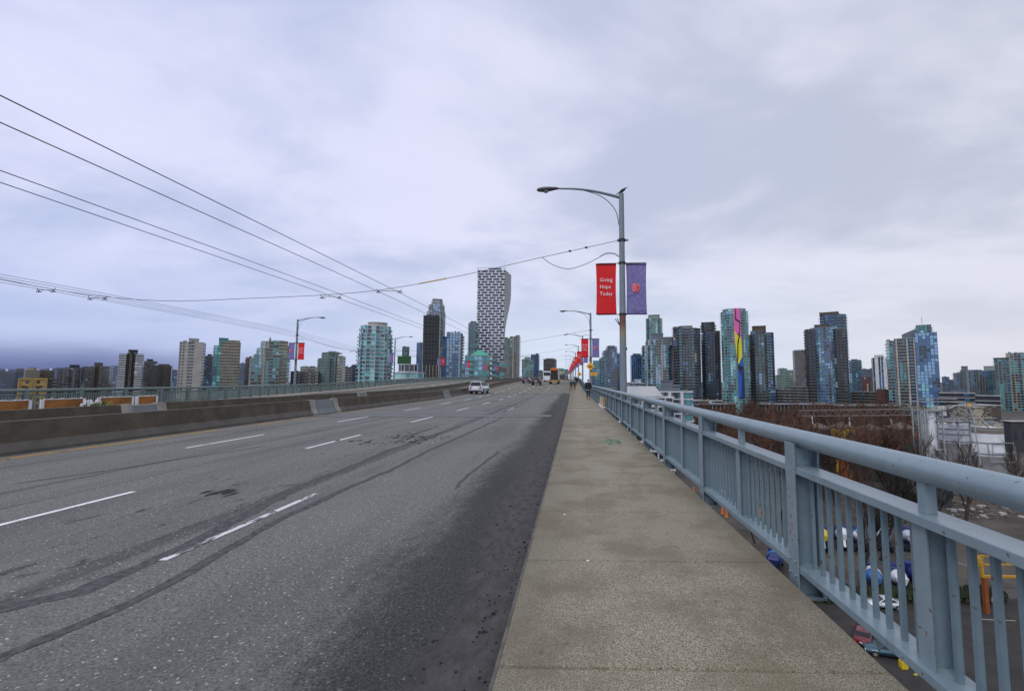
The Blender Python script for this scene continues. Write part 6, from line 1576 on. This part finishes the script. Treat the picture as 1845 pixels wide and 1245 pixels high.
mixer(1548, 985, -.45, MWH, MBL, 'white mixer with blue band partly behind the dark tree')
mixer(1591, 984, -.45, MWH, MBL, 'white mixer with blue drum band at the right of the rear row')
mixer(1635, 985, -.45, MWH, MDB, 'concrete mixer partly hidden at the right end of the rear row')
mixer(1573, 1062, -.45, MBL, MWH, 'mixer with white and light blue drum in the front row')
mixer(1618, 1064, -.45, MWH, MDB, 'mixer with white drum and blue end in the front row, right')
mixer(1655, 1062, -.45, MDB, None, 'blue drummed mixer behind the wide railing post')
mixer(1396, 1030, -.45, MDB, MBL, 'blue mixer seen in the gap beneath the bottom rail')
mixer(1300, 905, -.45, MWH, None, 'white mixer glimpsed below the bottom rail beside orange cones')
# hedge
b = MB(); rr = random.Random(6); HD = mat('hedge_green', (.018, .028, .010), .95, var=.5, scale=1.5)
for px in range(1450, 1810, 1):
    if 1786 < px < 1800: continue
    g = gnd(px, 1084, GZ)
    for k in range(5):
        c = Vector((g.x + rr.gauss(0, .15), g.y + rr.uniform(-.5, 1.2), GZ + rr.uniform(.2, 1.7))); r = rr.uniform(.2, .5)
        P = [(c.x + r * cos(t) * rr.uniform(.5, 1.3), c.y + r * sin(t) * rr.uniform(.5, 1.3)) for t in [q * pi / 2.5 for q in range(5)]]
        b.prism(P, c.z - r, c.z + r, HD, P1=[(c.x + r * .3 * cos(t), c.y + r * .3 * sin(t)) for t in [q * pi / 2.5 for q in range(5)]])
o = b.build('hedge'); tag(o, 'long dark green hedge between the mixer yard and the street below', 'hedge')
# cars on the street below
def pcar(px, py, rz, m, label, kind='sedan'): g = gnd(px, py, GZ); return car((g.x, g.y, GZ + .02), rz, m, label, kind=kind)
pcar(1594, 1094, pi / 2 - .12, paint('white_sedan_paint', (.62, .64, .66)), 'white sedan on the street below, seen between the balusters')
pcar(1556, 1152, -.62, paint('red_car_paint', (.14, .012, .02)), 'red car below the bottom rail, seen in the gap above the pavement edge')
pcar(1597, 1180, pi / 2 - .3, paint('teal_car_paint', (.03, .09, .12)), 'dark teal car below the bottom rail, right of the red car')
pcar(1497, 1078, pi / 2, paint('silver_car_paint', (.3, .31, .32)), 'silver car on the street below behind the closely set balusters')
# orange gantry
g = gnd(1778, 1104, GZ); r = empty('orange_gantry', tuple(g), 'orange gantry post with yellow beam and lattice at the lower right', 'gantry'); MOR = mat('gantry_orange', (.22, .06, .015), .6, var=.2); MYB = mat('gantry_yellow', (.42, .24, .02), .5)
zz1 = (at(1778, 1040, g.y).z - GZ); b = MB(); b.box(-.25, .25, -.25, .25, 0, zz1, MOR); b.build('post', r); b = MB(); b.box(-.4, 9, -.15, .15, zz1 + .01, zz1 + .3, MYB); b.box(-.4, -.1, -.16, .16, zz1 + .31, zz1 + 2, MYB)
b.build('beam', r); b = MB()
for k in range(9): b.bar((k, 2, zz1 + 1.0), (k + 1, 2, zz1 + 2.2 if k % 2 else zz1 + 1.0), .12, MYB); b.bar((k, 2, zz1 + 2.2), (k + 1, 2, zz1 + (1.0 if k % 2 else 2.2)), .1, MYB)
b.box(-.5, 9, 1.9, 2.1, zz1 + .9, zz1 + 1.05, MYB); b.box(-.5, 9, 1.9, 2.1, zz1 + 2.1, zz1 + 2.25, MYB); b.box(.2, 1.1, 1.3, 1.8, zz1 + 1.0, zz1 + 2.1, MYB); b.build('lattice', r); b = MB(); b.box(8.6, 9, -.25, .25, 0, zz1, MOR); b.build('post', r)
b = MB(); b.box(8.5, 8.9, 1.8, 2.2, 0, zz1 + .9, MOR); b.box(-.4, 0, 1.8, 2.2, 0, zz1 + .9, MOR); b.build('rear_post', r)
g = gnd(1790, 1096, GZ); person(tuple(g), 1.0, (.6, .6, .6), (.04, .04, .05), 'person in white top standing beside the orange gantry far below')
g = gnd(1799, 1095, GZ); person(tuple(g), -1.0, (.015, .015, .02), (.02, .02, .02), 'person in black standing beside the orange gantry far below')
# yellow tank and cones glimpsed under the rail
g = gnd(1628, 1203, GZ); b = MB(); b.box(-.35, .35, -.3, .3, 0, .8, MYE); b.box(-.25, .25, -.2, .2, .81, 1.0, MYE); o = b.build('grit_bin', bevel=.05); o.location = g; tag(o, 'small yellow grit bin on the street beneath the bottom rail', 'bin')
for i, (px, py, lb) in enumerate(((1302, 925, 'orange traffic drum below the rail, left one of the pair'), (1309, 931, 'orange traffic drum below the rail, right one of the pair'), (1370, 930, 'orange traffic drum seen between the balusters'), (1250, 890, 'orange traffic drum farther back below the rail'))):
    g = gnd(px, py, GZ); b = MB(); b.tube([(0, 0, 0), (0, 0, .3), (0, 0, 2.0)], [.5, .35, .28], mat('traffic_orange', (.45, .13, .02), .6), 12); o = b.build('traffic_drum', smooth=True); o.location = g; tag(o, lb, 'traffic drum')
# lamp posts in the yard
for i, (px, Yt, pyt, lb) in enumerate(((1160, 260, 655, 'slim lamp mast left of the broad pale glass tower'), (1463, 180, 757, 'short white mast in front of the painted silos'))):
    pass
# low clutter of roofs and parked things left of the silos
rr = random.Random(77)
for i in range(14):
    px = rr.uniform(1650, 1830); py = rr.uniform(900, 1000); g = gnd(px, py, GZ)
    if any(abs(px - q) < 22 for q in ()): continue
b = MB(); rr = random.Random(12); MRB = mat('rubble', (.10, .09, .075), .95, var=.4, scale=.7)
for i in range(500):
    px = rr.uniform(1660, 1900); py = rr.uniform(868, 935); g = gnd(px, py, GZ); s = rr.uniform(.15, .9)
    b.prism([(g.x + s * cos(t) * rr.uniform(.5, 1.4), g.y + s * sin(t) * rr.uniform(.5, 1.4)) for t in [q * pi / 2.5 for q in range(5)]], GZ, GZ + s * rr.uniform(.2, .8), MRB if i % 6 else WALL['conc'])
o = b.build('rubble', None, 'stuff'); tag(o, 'scattered rubble and concrete lumps in the yard by the silos', 'rubble')
# piers carrying the bridge
for i in range(8):
    y = 10 + 45 * i; b = MB()
    for x in (-27, -16, -5):
        b.box(fX(x, y) - 1.2, fX(x, y) + 1.2, y - 1.2, y + 1.2, GZ, dz(y) - 2.5, WALL['conc'])
    b.box(fX(-29, y), fX(-2, y), y - 1.5, y + 1.5, dz(y) - 2.49, dz(y) - 1.79, WALL['conc']); b.build('bridge_pier', None, 'structure')
for o in list(bpy.data.objects):
    if o.type == 'MESH' and o.data.users == 1 and len(o.data.polygons) == 0: bpy.data.objects.remove(o)
